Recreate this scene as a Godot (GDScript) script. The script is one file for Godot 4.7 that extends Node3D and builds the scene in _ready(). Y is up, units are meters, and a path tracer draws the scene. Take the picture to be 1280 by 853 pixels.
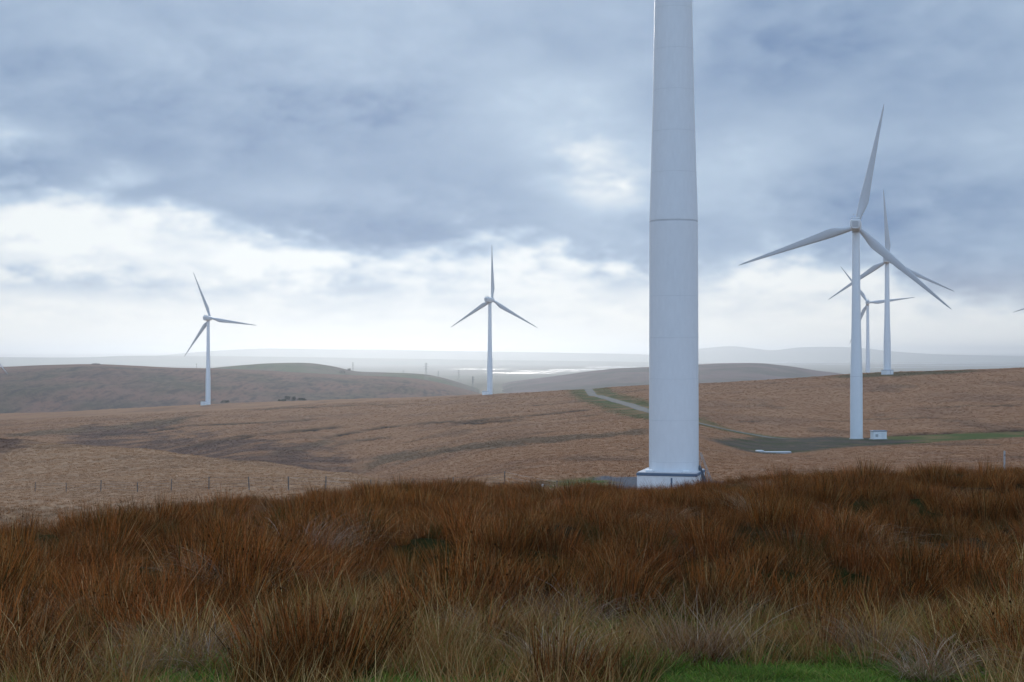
extends Node3D
# Moorland wind farm under broken overcast. The eye is at (0, EYE, 0) and looks along -z; metres.

const EYE := 1.65
const F := 1778.0          # focal length in photograph pixels, used to survey the place from the photograph
const HZ := 443.0          # row of the eye-level line in the photograph
const TAB := 640
var ln0 := log(0.8)
var ln1 := log(28500.0)

var n_a := FastNoiseLite.new()
var n_b := FastNoiseLite.new()
var n_c := FastNoiseLite.new()
var n_s := FastNoiseLite.new()
var rng := RandomNumberGenerator.new()
var col_x: Array[float] = []
var col_h: Array[PackedFloat32Array] = []
var streaks := []
var track_pts: Array[Vector2] = []      # (x, d) on the ground plane
var M := {}
var names := {}

# ---------------------------------------------------------------- sky
const CLOUD_EDGE := [[-500.0, 300.0], [-250.0, 270.0], [-100.0, 262.0], [0.0, 256.0], [120.0, 262.0], [230.0, 276.0], [310.0, 306.0], [400.0, 321.0], [520.0, 325.0], [600.0, 318.0], [680.0, 322.0], [740.0, 334.0], [820.0, 338.0], [900.0, 352.0], [1000.0, 336.0], [1090.0, 340.0], [1180.0, 372.0], [1280.0, 400.0], [1450.0, 370.0], [1700.0, 330.0]]
# px, py, half width, half height, amount (negative = lighter gap in the cloud)
const CLOUD_MARKS := [
	[90.0, 300.0, 150.0, 34.0, -0.30], [300.0, 330.0, 110.0, 22.0, -0.20], [752.0, 222.0, 78.0, 56.0, -0.50], [765.0, 240.0, 34.0, 24.0, -0.25], [690.0, 125.0, 90.0, 40.0, -0.28],
	[650.0, 175.0, 130.0, 45.0, -0.16], [930.0, 205.0, 90.0, 45.0, -0.30], [10.0, 172.0, 34.0, 16.0, -0.34], [152.0, 222.0, 36.0, 17.0, -0.36],
	[350.0, 240.0, 60.0, 20.0, -0.12], [230.0, 130.0, 260.0, 80.0, 0.16], [500.0, 150.0, 120.0, 45.0, 0.16], [20.0, 225.0, 60.0, 25.0, 0.16],
	[560.0, 290.0, 170.0, 32.0, 0.10], [1120.0, 280.0, 160.0, 60.0, 0.16], [1050.0, 60.0, 240.0, 70.0, 0.14], [690.0, 130.0, 30.0, 22.0, 0.1],
	[80.0, 354.0, 130.0, 17.0, 0.36], [480.0, 362.0, 150.0, 20.0, 0.26], [100.0, 318.0, 45.0, 12.0, 0.2], [30.0, 306.0, 45.0, 13.0, 0.22], [210.0, 372.0, 90.0, 10.0, 0.15], [770.0, 350.0, 60.0, 17.0, 0.30], [1240.0, 372.0, 110.0, 40.0, 0.20],
	[1035.0, 352.0, 60.0, 15.0, -0.18], [720.0, 20.0, 130.0, 30.0, -0.06], [120.0, 40.0, 120.0, 30.0, -0.05]]

func edge_row(px: float) -> float:
	if px <= CLOUD_EDGE[0][0] or px >= CLOUD_EDGE[-1][0]:
		return 315.0
	for i in CLOUD_EDGE.size() - 1:
		var a = CLOUD_EDGE[i]
		var b = CLOUD_EDGE[i + 1]
		if px <= b[0]:
			var t: float = (px - a[0]) / (b[0] - a[0])
			return lerpf(a[1], b[1], t * t * (3.0 - 2.0 * t))
	return 315.0

func sky_light(az: float, el: float) -> Vector3:
	# az, el in radians, az 0 along -z
	var dx := sin(az) * cos(el)
	var dz := -cos(az) * cos(el)
	var dy := sin(el)
	# cloud deck seen in perspective
	var k := 1.6 / (dy + 0.30)
	var cx := dx * k
	var cz := dz * k
	var big := n_s.get_noise_3d(cx * 60.0, cz * 60.0, 0.0)
	var mid := n_s.get_noise_3d(cx * 170.0 + big * 30.0, cz * 170.0, 40.0)
	var fine := n_s.get_noise_3d(cx * 480.0 + mid * 40.0, cz * 480.0, 90.0)
	var wisp := n_s.get_noise_3d(cx * 1100.0 + fine * 60.0, cz * 1100.0 + mid * 60.0, 140.0)
	var px := 1e6
	if absf(az) < 0.9:
		px = 640.0 + F * tan(az)
	var py := HZ - F * tan(minf(el, 1.2)) / maxf(cos(az), 0.3) if absf(az) < 0.9 else HZ - F * tan(minf(el, 1.2))
	var e := edge_row(px)
	var over := e - py + mid * 26.0 + fine * 24.0 + wisp * 10.0          # rows above the cloud's lower edge
	var c := smoothstep(-16.0, 34.0, over) * (0.76 + 0.20 * big + 0.17 * mid + 0.08 * fine + 0.04 * wisp)
	c += (1.0 - smoothstep(-16.0, 34.0, over)) * clampf(0.19 + 0.34 * mid + 0.24 * fine + 0.1 * wisp + 0.1 * big, 0.0, 0.5) * smoothstep(0.0, 70.0, HZ - py)
	if absf(az) < 0.6 and el < 0.5:
		for m in CLOUD_MARKS:
			var qx: float = (px - m[0] + fine * 30.0 + mid * 30.0) / m[2]
			var qy: float = (py - m[1] + fine * 14.0 + wisp * 8.0) / m[3]
			var q := qx * qx + qy * qy
			if q < 6.0:
				c += m[4] * exp(-q) * (1.0 + 0.35 * wisp + 0.5 * fine)
	c = clampf(c, 0.0, 1.15)
	# thin light cloud -> thick slate cloud, linear values
	var light := Vector3(0.88, 0.92, 0.94)
	var half := Vector3(0.455, 0.575, 0.725)
	var dark := Vector3(0.215, 0.315, 0.49)
	var v := light.lerp(half, c * 2.0) if c < 0.5 else half.lerp(dark, (c - 0.5) * 2.0)
	# low air near the horizon is a little warm
	var low := 1.0 - smoothstep(0.0, 0.075, el)
	v = v.lerp(Vector3(0.90, 0.90, 0.87), low * 0.7)
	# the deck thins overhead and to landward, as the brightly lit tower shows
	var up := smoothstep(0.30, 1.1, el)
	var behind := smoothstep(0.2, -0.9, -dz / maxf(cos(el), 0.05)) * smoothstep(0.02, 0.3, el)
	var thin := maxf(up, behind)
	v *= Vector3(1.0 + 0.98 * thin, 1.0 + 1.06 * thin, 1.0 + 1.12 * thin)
	return v

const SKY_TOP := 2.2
func sky_rows(img: Image, w: int, h: int, x0: int, x1: int, y0: int, y1: int, dest: Image) -> void:
	for y in range(y0, y1):
		var el := (0.5 - (y + 0.5) / h) * PI
		for x in range(x0, x1):
			var az := wrapf((x + 0.5) / w * TAU, -PI, PI)      # column 0 lies along -z
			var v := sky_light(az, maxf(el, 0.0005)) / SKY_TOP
			dest.set_pixel(x, y, Color(v.x, v.y, v.z).linear_to_srgb())

func make_sky() -> ImageTexture:
	var w := 768
	var h := 384
	var im := Image.create(w, h, false, Image.FORMAT_RGB8)
	im.fill(Color(0.4, 0.4, 0.42))
	sky_rows(im, w, h, 0, w, 0, h / 2 + 2, im)
	im.resize(4096, 2048, Image.INTERPOLATE_CUBIC)
	sky_rows(im, 4096, 2048, 0, 300, 1024 - 240, 1024 + 2, im)
	sky_rows(im, 4096, 2048, 4096 - 300, 4096, 1024 - 240, 1024 + 2, im)
	return ImageTexture.create_from_image(im)

# ---------------------------------------------------------------- terrain, surveyed as (distance, photograph row) or (distance, height)
const COLS := [
	[-80, [[30, -2.8], [45, -4.9], [60, -6.1], [100, 633], [170, 620], [230, 588], [300, 549], [330, 550], [420, -34], [520, -42], [600, 552], [750, 540], [1000, 522], [1100, -46], [1500, -75]]],
	[0, [[30, -2.75], [45, -4.8], [60, -5.95], [100, 632], [170, 619], [230, 588], [300, 550], [330, 551], [420, -32], [520, -40], [600, 551], [750, 538], [1000, 520], [1100, -44], [1500, -72]]],
	[160, [[30, -2.35], [45, -4.1], [60, -5.5], [100, 631], [145, 617], [210, 585], [265, 562], [300, 564], [380, -28], [480, -37], [560, 563], [700, 540], [1000, 511], [1080, -41], [1500, -72]]],
	[320, [[40, -3.0], [58, -4.85], [75, -6.5], [120, 615], [180, 595], [225, 579], [255, 582], [320, -24], [385, 577], [600, 540], [800, 520], [1000, 503.5], [1080, -36], [1500, -70]]],
	[440, [[40, -2.75], [57, -4.4], [75, -6.0], [109, 617], [150, 604], [180, 595], [205, 598], [250, -20], [300, -26], [350, 592], [500, 553], [700, 522], [960, 499.5], [1050, -33], [1500, -70]]],
	[540, [[40, -2.65], [56, -4.15], [75, -5.6], [100, 617], [130, 609], [150, 606], [170, 610], [210, -18.5], [240, 602], [350, 570], [500, 541], [700, 515], [930, 496.5], [1020, -30], [1500, -68]]],
	[620, [[40, -2.65], [55, -4.0], [75, -5.6], [92, 614], [120, 607], [150, 602], [200, 588], [300, 563], [500, 530], [700, 507], [890, 493.5], [980, -26], [1500, -66]]],
	[700, [[40, -2.75], [55, -4.2], [75, -5.7], [100, -8.6], [122, 598], [150, 592], [200, 578], [300, 558], [450, 533], [600, 512], [800, 490], [880, -21], [1500, -62]]],
	[840, [[40, -2.75], [55, -4.15], [75, -5.8], [100, -8.8], [122, -9.0], [150, 590], [220, 571], [320, 546], [450, 523], [600, 500], [800, 482.5], [880, -17], [1500, -60]]],
	[960, [[40, -2.45], [55, -3.6], [80, -6.0], [100, -8.4], [150, 592], [250, 574], [340, 560], [400, 549], [430, 546], [520, 519], [640, 492], [770, 475.5], [850, -15], [1500, -60]]],
	[1070, [[40, -2.35], [55, -3.4], [80, -5.8], [110, -8.3], [150, 595], [250, 577], [330, 561], [401, 549], [435, 543.5], [520, 518], [620, 491], [730, 467.5], [800, -11], [1000, -22], [1500, -60]]],
	[1180, [[40, -2.35], [55, -3.4], [80, -5.4], [110, -7.8], [150, 593], [250, 574], [340, 557], [400, 547], [430, 541], [520, 511], [620, 484], [730, 464], [800, -8], [1000, -20], [1500, -58]]],
	[1280, [[40, -2.35], [55, -3.4], [80, -5.2], [110, -7.5], [150, 590], [250, 572], [350, 553], [420, 541], [500, 514], [600, 487], [710, 461], [780, -6], [1000, -18], [1500, -56]]],
	[1400, [[40, -2.35], [55, -3.4], [80, -5.1], [110, -7.3], [150, 588], [250, 569], [350, 550], [420, 538], [500, 510], [600, 483], [710, 457], [780, -4], [1000, -16], [1500, -56]]]]

func survey() -> void:
	for c in COLS:
		var xs: Array[float] = []
		var ys: Array[float] = []
		for p in [[0.5, 0.0], [4, -0.12], [9, -0.45], [20, -1.2]] + c[1] + [[3000, -95], [4500, -96], [7000, -116], [9000, -125], [29000, -125]]:
			xs.append(log(float(p[0])))
			ys.append(float(p[1]) if p[1] < 100 else EYE + p[0] * (HZ - p[1]) / F)
		# monotone cubic slopes
		var n := xs.size()
		var sl: Array[float] = []
		for i in n - 1:
			sl.append((ys[i + 1] - ys[i]) / (xs[i + 1] - xs[i]))
		var m: Array[float] = [sl[0]]
		for i in range(1, n - 1):
			if sl[i - 1] * sl[i] <= 0.0:
				m.append(0.0)
			else:
				var h0 := xs[i] - xs[i - 1]
				var h1 := xs[i + 1] - xs[i]
				m.append(3.0 * (h0 + h1) / ((2.0 * h1 + h0) / sl[i - 1] + (h1 + 2.0 * h0) / sl[i]))
		m.append(sl[-1])
		var t := PackedFloat32Array()
		t.resize(TAB)
		var j := 0
		for k in TAB:
			var x := lerpf(ln0, ln1, k / float(TAB - 1))
			while j < n - 2 and x > xs[j + 1]:
				j += 1
			var h := xs[j + 1] - xs[j]
			var s := clampf((x - xs[j]) / h, 0.0, 1.0)
			t[k] = (2 * s * s * s - 3 * s * s + 1) * ys[j] + (s * s * s - 2 * s * s + s) * h * m[j] + (-2 * s * s * s + 3 * s * s) * ys[j + 1] + (s * s * s - s * s) * h * m[j + 1]
		col_x.append(float(c[0]))
		col_h.append(t)

func base_height(u: float, d: float) -> float:
	var px := clampf(640.0 + F * u, -80.0, 1400.0)
	var fk := clampf((log(maxf(d, 0.81)) - ln0) / (ln1 - ln0), 0.0, 0.99999) * (TAB - 1)
	var k := int(fk)
	fk -= k
	var i := 0
	while i < col_x.size() - 2 and px > col_x[i + 1]:
		i += 1
	var t := (px - col_x[i]) / (col_x[i + 1] - col_x[i])
	var a: PackedFloat32Array = col_h[maxi(i - 1, 0)]
	var b: PackedFloat32Array = col_h[i]
	var c: PackedFloat32Array = col_h[i + 1]
	var e: PackedFloat32Array = col_h[mini(i + 2, col_h.size() - 1)]
	var pa := lerpf(a[k], a[k + 1], fk)
	var pb := lerpf(b[k], b[k + 1], fk)
	var pc := lerpf(c[k], c[k + 1], fk)
	var pd := lerpf(e[k], e[k + 1], fk)
	# gentle Catmull-Rom between survey columns
	var w1 := (col_x[i + 1] - col_x[i]) / (col_x[i + 1] - col_x[maxi(i - 1, 0)] + 0.001)
	var w2 := (col_x[i + 1] - col_x[i]) / (col_x[mini(i + 2, col_x.size() - 1)] - col_x[i] + 0.001)
	var m1 := (pc - pa) * w1
	var m2 := (pd - pb) * w2
	if i == 0: m1 = pc - pb
	if i == col_x.size() - 2: m2 = pc - pb
	var t2 := t * t
	var t3 := t2 * t
	return (2 * t3 - 3 * t2 + 1) * pb + (t3 - 2 * t2 + t) * m1 + (-2 * t3 + 3 * t2) * pc + (t3 - t2) * m2

func ud(x: float, z: float) -> Vector2:
	# position -> (u, d); beyond the surveyed fan the outermost columns go on round
	var r := sqrt(x * x + z * z)
	var a := atan2(x, -z)
	var ac := clampf(a, -0.41, 0.41)
	return Vector2(tan(ac), r * cos(ac))

const PAD1 := [[6, 98], [7, 122], [32, 125], [32, 94]]
const GREEN1 := [[2, 104], [3.2, 119], [7.5, 122.5], [6, 100]]
const STONES1 := [[-4.5, 100], [-4, 110], [3.6, 119.5], [2, 103]]
# photograph outlines of the pad and the mown strip at the second turbine
const PAD2_PX := [[880, 549], [960, 547], [1040, 546.5], [1090, 548], [1150, 551], [1135, 555], [1040, 561], [948, 568], [925, 563]]
const GREEN2_PX := [[1078, 549], [1110, 545.5], [1200, 541.5], [1300, 538], [1300, 546], [1200, 551], [1120, 556], [1075, 555]]
var polys := {}

func survey_pads() -> void:
	for n in {"pad1": PAD1, "green1": GREEN1, "stones1": STONES1}.keys():
		var o := PackedVector2Array()
		for p in {"pad1": PAD1, "green1": GREEN1, "stones1": STONES1}[n]: o.append(Vector2(p[0], p[1]))
		polys[n] = o
	for n in ["pad2", "green2"]:
		var o := PackedVector2Array()
		for p in (PAD2_PX if n == "pad2" else GREEN2_PX):
			var u: float = (p[0] - 640.0) / F
			var d := 250.0
			while d < 700.0 and base_height(u, d) < EYE + d * (HZ - p[1]) / F:
				d *= 1.002
			o.append(Vector2(u * d, d))
		polys[n] = o

func inside(n: String, p: Vector2, soft: float) -> float:
	# 1 well inside the outline, 0 outside, ramp of the given width across the edge
	var o: PackedVector2Array = polys[n]
	var best := 1e9
	for i in o.size():
		best = minf(best, Geometry2D.get_closest_point_to_segment(p, o[i], o[(i + 1) % o.size()]).distance_squared_to(p))
	var e := sqrt(best)
	if not Geometry2D.is_point_in_polygon(p, o): e = -e
	return smoothstep(-soft, soft, e)

func made_ground(x: float, z: float) -> float:
	# 1 on the levelled pads and along the track
	var p := Vector2(x, -z)
	var m := 0.0
	if p.y < 140.0:
		if x > -14.0 and x < 44.0: m = maxf(inside("pad1", p, 5.0), inside("green1", p, 4.0))
	elif x > 20.0:
		if p.y > 270.0 and p.y < 480.0: m = maxf(inside("pad2", p, 8.0), inside("green2", p, 8.0))
		m = maxf(m, 1.0 - smoothstep(3.0, 14.0, track_dist(p)))
	return m

func track_dist(p: Vector2) -> float:
	if p.y < 330.0 or p.y > 900.0 or track_pts.is_empty() or p.x < 20.0 or p.x > 110.0:
		return 1e6
	var best := 1e6
	for i in track_pts.size() - 1:
		best = minf(best, Geometry2D.get_closest_point_to_segment(p, track_pts[i], track_pts[i + 1]).distance_squared_to(p))
	return sqrt(best)

func height(x: float, z: float, rough := true) -> float:
	var q := ud(x, z)
	var h := base_height(q.x, q.y)
	if not rough:
		return h
	var d := q.y
	var far := smoothstep(60.0, 220.0, d)
	var calm := 1.0 - (made_ground(x, z) if d > 85.0 and d < 900.0 else 0.0)
	h += calm * (n_a.get_noise_2d(x * 9.0, z * 9.0) * (0.07 + 0.02 * far) + n_b.get_noise_2d(x * 2.2, z * 2.2) * 0.40 * far)
	h += n_b.get_noise_2d(x * 6.0, z * 9.0) * 0.62 * smoothstep(9.0, 18.0, d) * (1.0 - 0.6 * far) * calm
	if d > 180.0 and d < 1200.0:
		h -= calm * streak(q.x, d, x, z).x * 0.7
	return h

func ground_at(px: float, py: float, d0 := 20.0, d1 := 1200.0) -> Vector3:
	# where the line of sight through a photograph pixel first meets the surveyed ground
	var u := (px - 640.0) / F
	var d := d0
	while d < d1:
		var y := EYE + d * (HZ - py) / F
		if base_height(u, d) >= y:
			break
		d *= 1.002
	return Vector3(u * d, height(u * d, -d), -d)

# ---------------------------------------------------------------- ground cover
# dark lines and bands of peat, rush and heather on the hillside: photograph points, half depth as share of distance, kind (0 peat, 1 olive band, 2 heather)
const STREAKS := [
	[[[395, 548], [440, 541], [480, 534], [540, 528], [600, 525], [650, 521], [690, 517], [745, 511]], 0.022, 0],
	[[[560, 531], [600, 528], [660, 525]], 0.035, 0],
	[[[690, 525], [730, 520], [785, 515]], 0.010, 0],
	[[[450, 586], [480, 576], [520, 570], [560, 563], [620, 556], [690, 550], [760, 544], [815, 540]], 0.075, 1],
	[[[540, 566], [600, 560], [640, 556], [700, 551], [770, 545]], 0.010, 0],
	[[[570, 588], [640, 579], [700, 571], [760, 566], [815, 560]], 0.011, 0],
	[[[600, 592], [700, 582], [800, 574]], 0.007, 0],
	[[[410, 560], [430, 553], [470, 548], [490, 547]], 0.02, 0],
	[[[0, 546], [60, 541], [150, 535], [240, 524]], 0.055, 1],
	[[[120, 545], [185, 540], [235, 532], [330, 528], [400, 524]], 0.018, 0],
	[[[230, 560], [290, 548], [350, 541], [430, 533]], 0.03, 0],
	[[[330, 572], [380, 560], [420, 550]], 0.045, 1],
	[[[-90, 552], [0, 552], [120, 554], [200, 560], [300, 570], [400, 588], [450, 596]], 0.30, 2],
	[[[180, 535], [240, 521], [262, 519]], 0.010, 0],
	[[[300, 512], [420, 508], [520, 505]], 0.008, 0],
	[[[610, 512], [720, 503], [800, 500]], 0.006, 0],
	[[[1090, 546], [1150, 543], [1210, 540], [1290, 538]], 0.022, 0],
	[[[880, 531], [930, 527], [960, 525]], 0.006, 0],
	[[[1150, 511], [1220, 508], [1290, 506]], 0.006, 0],
	[[[1020, 527], [1100, 524], [1180, 522]], 0.005, 0],
	[[[985, 573], [1010, 571], [1050, 572]], 0.010, 0],
	[[[1090, 565], [1140, 563], [1180, 565]], 0.008, 0],
	[[[880, 576], [960, 573], [975, 574]], 0.008, 0],
	[[[1200, 557], [1240, 556], [1290, 553]], 0.010, 0]]

func survey_streaks() -> void:
	for s in STREAKS:
		var us: Array[float] = []
		var ls: Array[float] = []
		for p in s[0]:
			var g := ground_at(p[0], p[1], 190.0)
			us.append((p[0] - 640.0) / F)
			ls.append(log(-g.z))
		streaks.append([us, ls, s[1], s[2]])

func streak(u: float, d: float, x: float, z: float) -> Vector3:
	# (peat, olive, heather) cover
	var o := Vector3.ZERO
	var l := log(d)
	var wob := -9.0
	for s in streaks:
		var us: Array[float] = s[0]
		if u < us[0] - 0.004 or u > us[-1] + 0.004:
			continue
		var ls: Array[float] = s[1]
		var i := 0
		while i < us.size() - 2 and u > us[i + 1]:
			i += 1
		var t := clampf((u - us[i]) / (us[i + 1] - us[i]), 0.0, 1.0)
		var off: float = l - lerpf(ls[i], ls[i + 1], t)
		var wide: float = s[2]
		if absf(off) > wide * 2.6:
			continue
		if wob < -8.0:
			wob = n_a.get_noise_2d(x * 1.1, z * 0.5) + 0.5 * n_a.get_noise_2d(x * 3.6, z * 1.6)
		var along := smoothstep(us[0] - 0.004, us[0] + 0.012, u) * (1.0 - smoothstep(us[-1] - 0.012, us[-1] + 0.004, u))
		var v := (1.0 - smoothstep(0.55, 1.15, absf(off) / wide + wob * 0.75)) * along
		match s[3]:
			0: o.x = maxf(o.x, v * clampf(0.75 + 1.3 * wob, 0.15, 1.0))
			1: o.y = maxf(o.y, v)
			_: o.z = maxf(o.z, v)
	return o

func rush_edge(u: float) -> float:
	# how far the rust-coloured rushes reach
	var px := 640.0 + F * u
	return 41.0 + 21.0 * smoothstep(120.0, 330.0, px) + 5.0 * smoothstep(380.0, 600.0, px)

func cover(x: float, z: float) -> Color:
	# base colour (linear) of what grows or lies at a spot
	var q := ud(x, z)
	var d := q.y
	var a := n_a.get_noise_2d(x * 0.9, z * 0.9)
	var b := n_b.get_noise_2d(x * 0.55, z * 0.55)
	var f := n_a.get_noise_2d(x * 6.0, z * 6.0)
	var grass := Color(0.405, 0.218, 0.125)
	grass = grass.lerp(Color(0.46, 0.27, 0.16), clampf(0.35 + 0.9 * a, 0.0, 1.0) * 0.55)
	grass = grass.lerp(Color(0.29, 0.165, 0.11), clampf(b * 1.1, 0.0, 0.5))
	if d < 85.0:
		var soil := Color(0.028, 0.021, 0.013).lerp(Color(0.026, 0.034, 0.010), clampf(0.4 + a, 0.0, 1.0))
		soil = soil.lerp(Color(0.06, 0.115, 0.022), green_lawn(x, z))
		var edge := rush_edge(q.x) + f * 5.0 + a * 6.0
		return soil.lerp(grass.lerp(Color(0.36, 0.235, 0.14), 0.5), smoothstep(edge - 3.0, edge + 3.0, d))
	if d < 350.0 - 500.0 * (q.x + 0.36) and q.x < 0.0:
		grass = grass.lerp(Color(0.52, 0.325, 0.195), 0.65)
		grass = grass.lerp(Color(0.30, 0.18, 0.115), clampf(1.1 * n_a.get_noise_2d(x * 0.3, z * 1.9) - 0.1, 0.0, 0.5))
	# faint cross-slope lines everywhere on the hill
	if d > 180.0:
		var lines := n_a.get_noise_2d(x * 0.5, z * 0.22 + x * 0.06)
		grass = grass.lerp(Color(0.15, 0.10, 0.075), smoothstep(0.34, 0.52, lines) * 0.35)
		var s := streak(q.x, d, x, z)
		grass = grass.lerp(Color(0.165, 0.122, 0.085), s.y * 0.7)
		grass = grass.lerp(Color(0.175, 0.108, 0.086), s.z * clampf(0.8 + b + a, 0.15, 1.0))
		grass = grass.lerp(Color(0.050, 0.037, 0.031), s.x)
	var p := Vector2(x, -z)
	if d < 150.0:
		# the gravelled pad round the nearest tower, green and stony at its western end
		var w := p + Vector2(a * 3.0 + f * 1.5, f * 3.0)
		grass = grass.lerp(Color(0.085, 0.082, 0.07), inside("stones1", w, 1.0) * clampf(0.75 + f, 0.0, 1.0))
		grass = grass.lerp(Color(0.125, 0.15, 0.05), inside("green1", w, 1.0) * clampf(0.9 + f, 0.0, 1.0))
		grass = grass.lerp(Color(0.16, 0.155, 0.165), inside("pad1", w, 0.8))
	elif d > 270.0 and d < 900.0 and q.x > 0.02:
		var verge := 1.0 - smoothstep(-2.0, 2.0, track_dist(p + Vector2(0, 5.0)) - 11.5 + f * 5.0 + a * 4.0)
		grass = grass.lerp(Color(0.105, 0.12, 0.05), verge * clampf(0.8 + a, 0.0, 1.0))
		if d < 480.0:
			var w := p + Vector2(a * 4.0, f * 6.0 + a * 6.0)
			grass = grass.lerp(Color(0.115, 0.14, 0.05), inside("green2", w, 3.0) * clampf(0.9 + a, 0.0, 1.0))
			grass = grass.lerp(Color(0.115, 0.095, 0.08).lerp(Color(0.085, 0.09, 0.048), clampf(0.3 + 2.4 * a + 1.2 * f, 0.0, 1.0)).lerp(Color(0.30, 0.19, 0.12), smoothstep(0.2, 0.5, n_a.get_noise_2d(x * 2.3, z * 1.2)) * 0.35), inside("pad2", w, 3.0))
		var top := 1.0 - smoothstep(0.0, 12.0, Geometry2D.get_closest_point_to_segment(p, Vector2(178, 706), Vector2(215, 712)).distance_to(p) - 12.0)
		grass = grass.lerp(Color(0.15, 0.125, 0.075), top * 0.9)
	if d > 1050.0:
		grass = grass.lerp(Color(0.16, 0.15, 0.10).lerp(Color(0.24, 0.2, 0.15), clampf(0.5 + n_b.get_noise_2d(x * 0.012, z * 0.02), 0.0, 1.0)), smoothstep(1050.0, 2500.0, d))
	return grass

func green_lawn(x: float, z: float) -> float:
	# short green turf showing at the near edge of the rushes
	var d := -z
	var w := n_a.get_noise_2d(x * 4.0, z * 4.0) * 0.9
	var g := 0.0
	for p in [[1.75, 9.15, 2.15, 9.2, 0.72], [1.6, 8.2, 1.95, 8.2, 0.85], [1.4, 7.2, 1.7, 7.2, 0.9], [-2.7, 8.9, -2.2, 8.9, 0.4], [-0.9, 8.7, -0.7, 8.7, 0.35], [-4.0, 8.6, -3.7, 8.6, 0.4]]:
		var e: float = Geometry2D.get_closest_point_to_segment(Vector2(x, d), Vector2(p[0], p[1]), Vector2(p[2], p[3])).distance_to(Vector2(x, d)) - p[4] + w * 0.5
		g = maxf(g, 1.0 - smoothstep(-0.2, 0.25, e))
	return g

# ---------------------------------------------------------------- helpers
func numbered(called: String) -> String:
	var k: int = names.get(called, 0)
	names[called] = k + 1
	return called if k == 0 else "%s_%03d" % [called, k]

func tag(o: Node3D, label: String, category: String, group := "", kind := "") -> Node3D:
	if label: o.set_meta("label", label)
	if category: o.set_meta("category", category)
	if group: o.set_meta("group", group)
	if kind: o.set_meta("kind", kind)
	return o

func thing(called: String, at: Vector3, turn := 0.0) -> Node3D:
	var o := Node3D.new()
	o.name = numbered(called)
	add_child(o)
	o.position = at
	o.rotation.y = turn
	return o

func part(called: String, mesh: Mesh, mat: Material, parent: Node, at := Vector3.ZERO) -> MeshInstance3D:
	var o := MeshInstance3D.new()
	o.name = called if parent != self else numbered(called)
	o.mesh = mesh
	o.material_override = null
	for i in mesh.get_surface_count():
		o.set_surface_override_material(i, mat)
	parent.add_child(o, true)
	o.position = at
	return o

func plain(srgb_linear: Color, rough := 0.8, metal := 0.0) -> StandardMaterial3D:
	var m := StandardMaterial3D.new()
	m.albedo_color = srgb_linear.linear_to_srgb()
	m.roughness = rough
	m.metallic = metal
	return m

func grain(freq: float, lo: float, hi: float, size := 512, octaves := 4, sd := 5) -> ImageTexture:
	var n := FastNoiseLite.new()
	n.seed = sd
	n.frequency = freq
	n.fractal_octaves = octaves
	var im := n.get_seamless_image(size, size)
	im.convert(Image.FORMAT_RGB8)
	var lut: Array[int] = []
	for i in 256:
		lut.append(int(255.0 * lerpf(lo, hi, i / 255.0)))
	var data := im.get_data()
	for i in data.size():
		data[i] = lut[data[i]]
	return ImageTexture.create_from_image(Image.create_from_data(size, size, false, Image.FORMAT_RGB8, data))

func lathe(prof: Array, seg := 48, caps := true) -> ArrayMesh:
	# prof: [y, radius] bottom to top
	var st := SurfaceTool.new()
	st.begin(Mesh.PRIMITIVE_TRIANGLES)
	for i in prof.size() - 1:
		for s in seg:
			var a0 := TAU * s / seg
			var a1 := TAU * (s + 1) / seg
			var q := [Vector3(cos(a0) * prof[i][1], prof[i][0], sin(a0) * prof[i][1]), Vector3(cos(a1) * prof[i][1], prof[i][0], sin(a1) * prof[i][1]),
				Vector3(cos(a1) * prof[i + 1][1], prof[i + 1][0], sin(a1) * prof[i + 1][1]), Vector3(cos(a0) * prof[i + 1][1], prof[i + 1][0], sin(a0) * prof[i + 1][1])]
			st.set_smooth_group(1)
			for k in [0, 1, 2, 0, 2, 3]:
				st.set_uv(Vector2(float(s) / seg, q[k].y * 0.05))
				st.add_vertex(q[k])
	if caps:
		for e in [0, prof.size() - 1]:
			st.set_smooth_group(2 + e)
			for s in seg:
				var a0 := TAU * s / seg
				var a1 := TAU * (s + 1) / seg
				var r: float = prof[e][1]
				var y: float = prof[e][0]
				var v := [Vector3(0, y, 0), Vector3(cos(a0) * r, y, sin(a0) * r), Vector3(cos(a1) * r, y, sin(a1) * r)]
				for k in ([0, 2, 1] if e == 0 else [0, 1, 2]):
					st.set_uv(Vector2.ZERO)
					st.add_vertex(v[k])
	st.generate_normals()
	return st.commit()

func box(st: SurfaceTool, c: Vector3, s: Vector3, b := Basis(), bevel := 0.0) -> void:
	# box with chamfered edges
	var h := s * 0.5
	var e := minf(bevel, minf(h.x, minf(h.y, h.z)) * 0.9)
	var pts := PackedVector3Array()
	if e <= 0.0:
		for i in 8:
			pts.append(Vector3(h.x * (1 if i & 1 else -1), h.y * (1 if i & 2 else -1), h.z * (1 if i & 4 else -1)))
	else:
		for i in 8:
			var g := Vector3(1 if i & 1 else -1, 1 if i & 2 else -1, 1 if i & 4 else -1)
			pts.append(g * Vector3(h.x, h.y - e, h.z - e))
			pts.append(g * Vector3(h.x - e, h.y, h.z - e))
			pts.append(g * Vector3(h.x - e, h.y - e, h.z))
	hull(st, pts, c, b)

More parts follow.
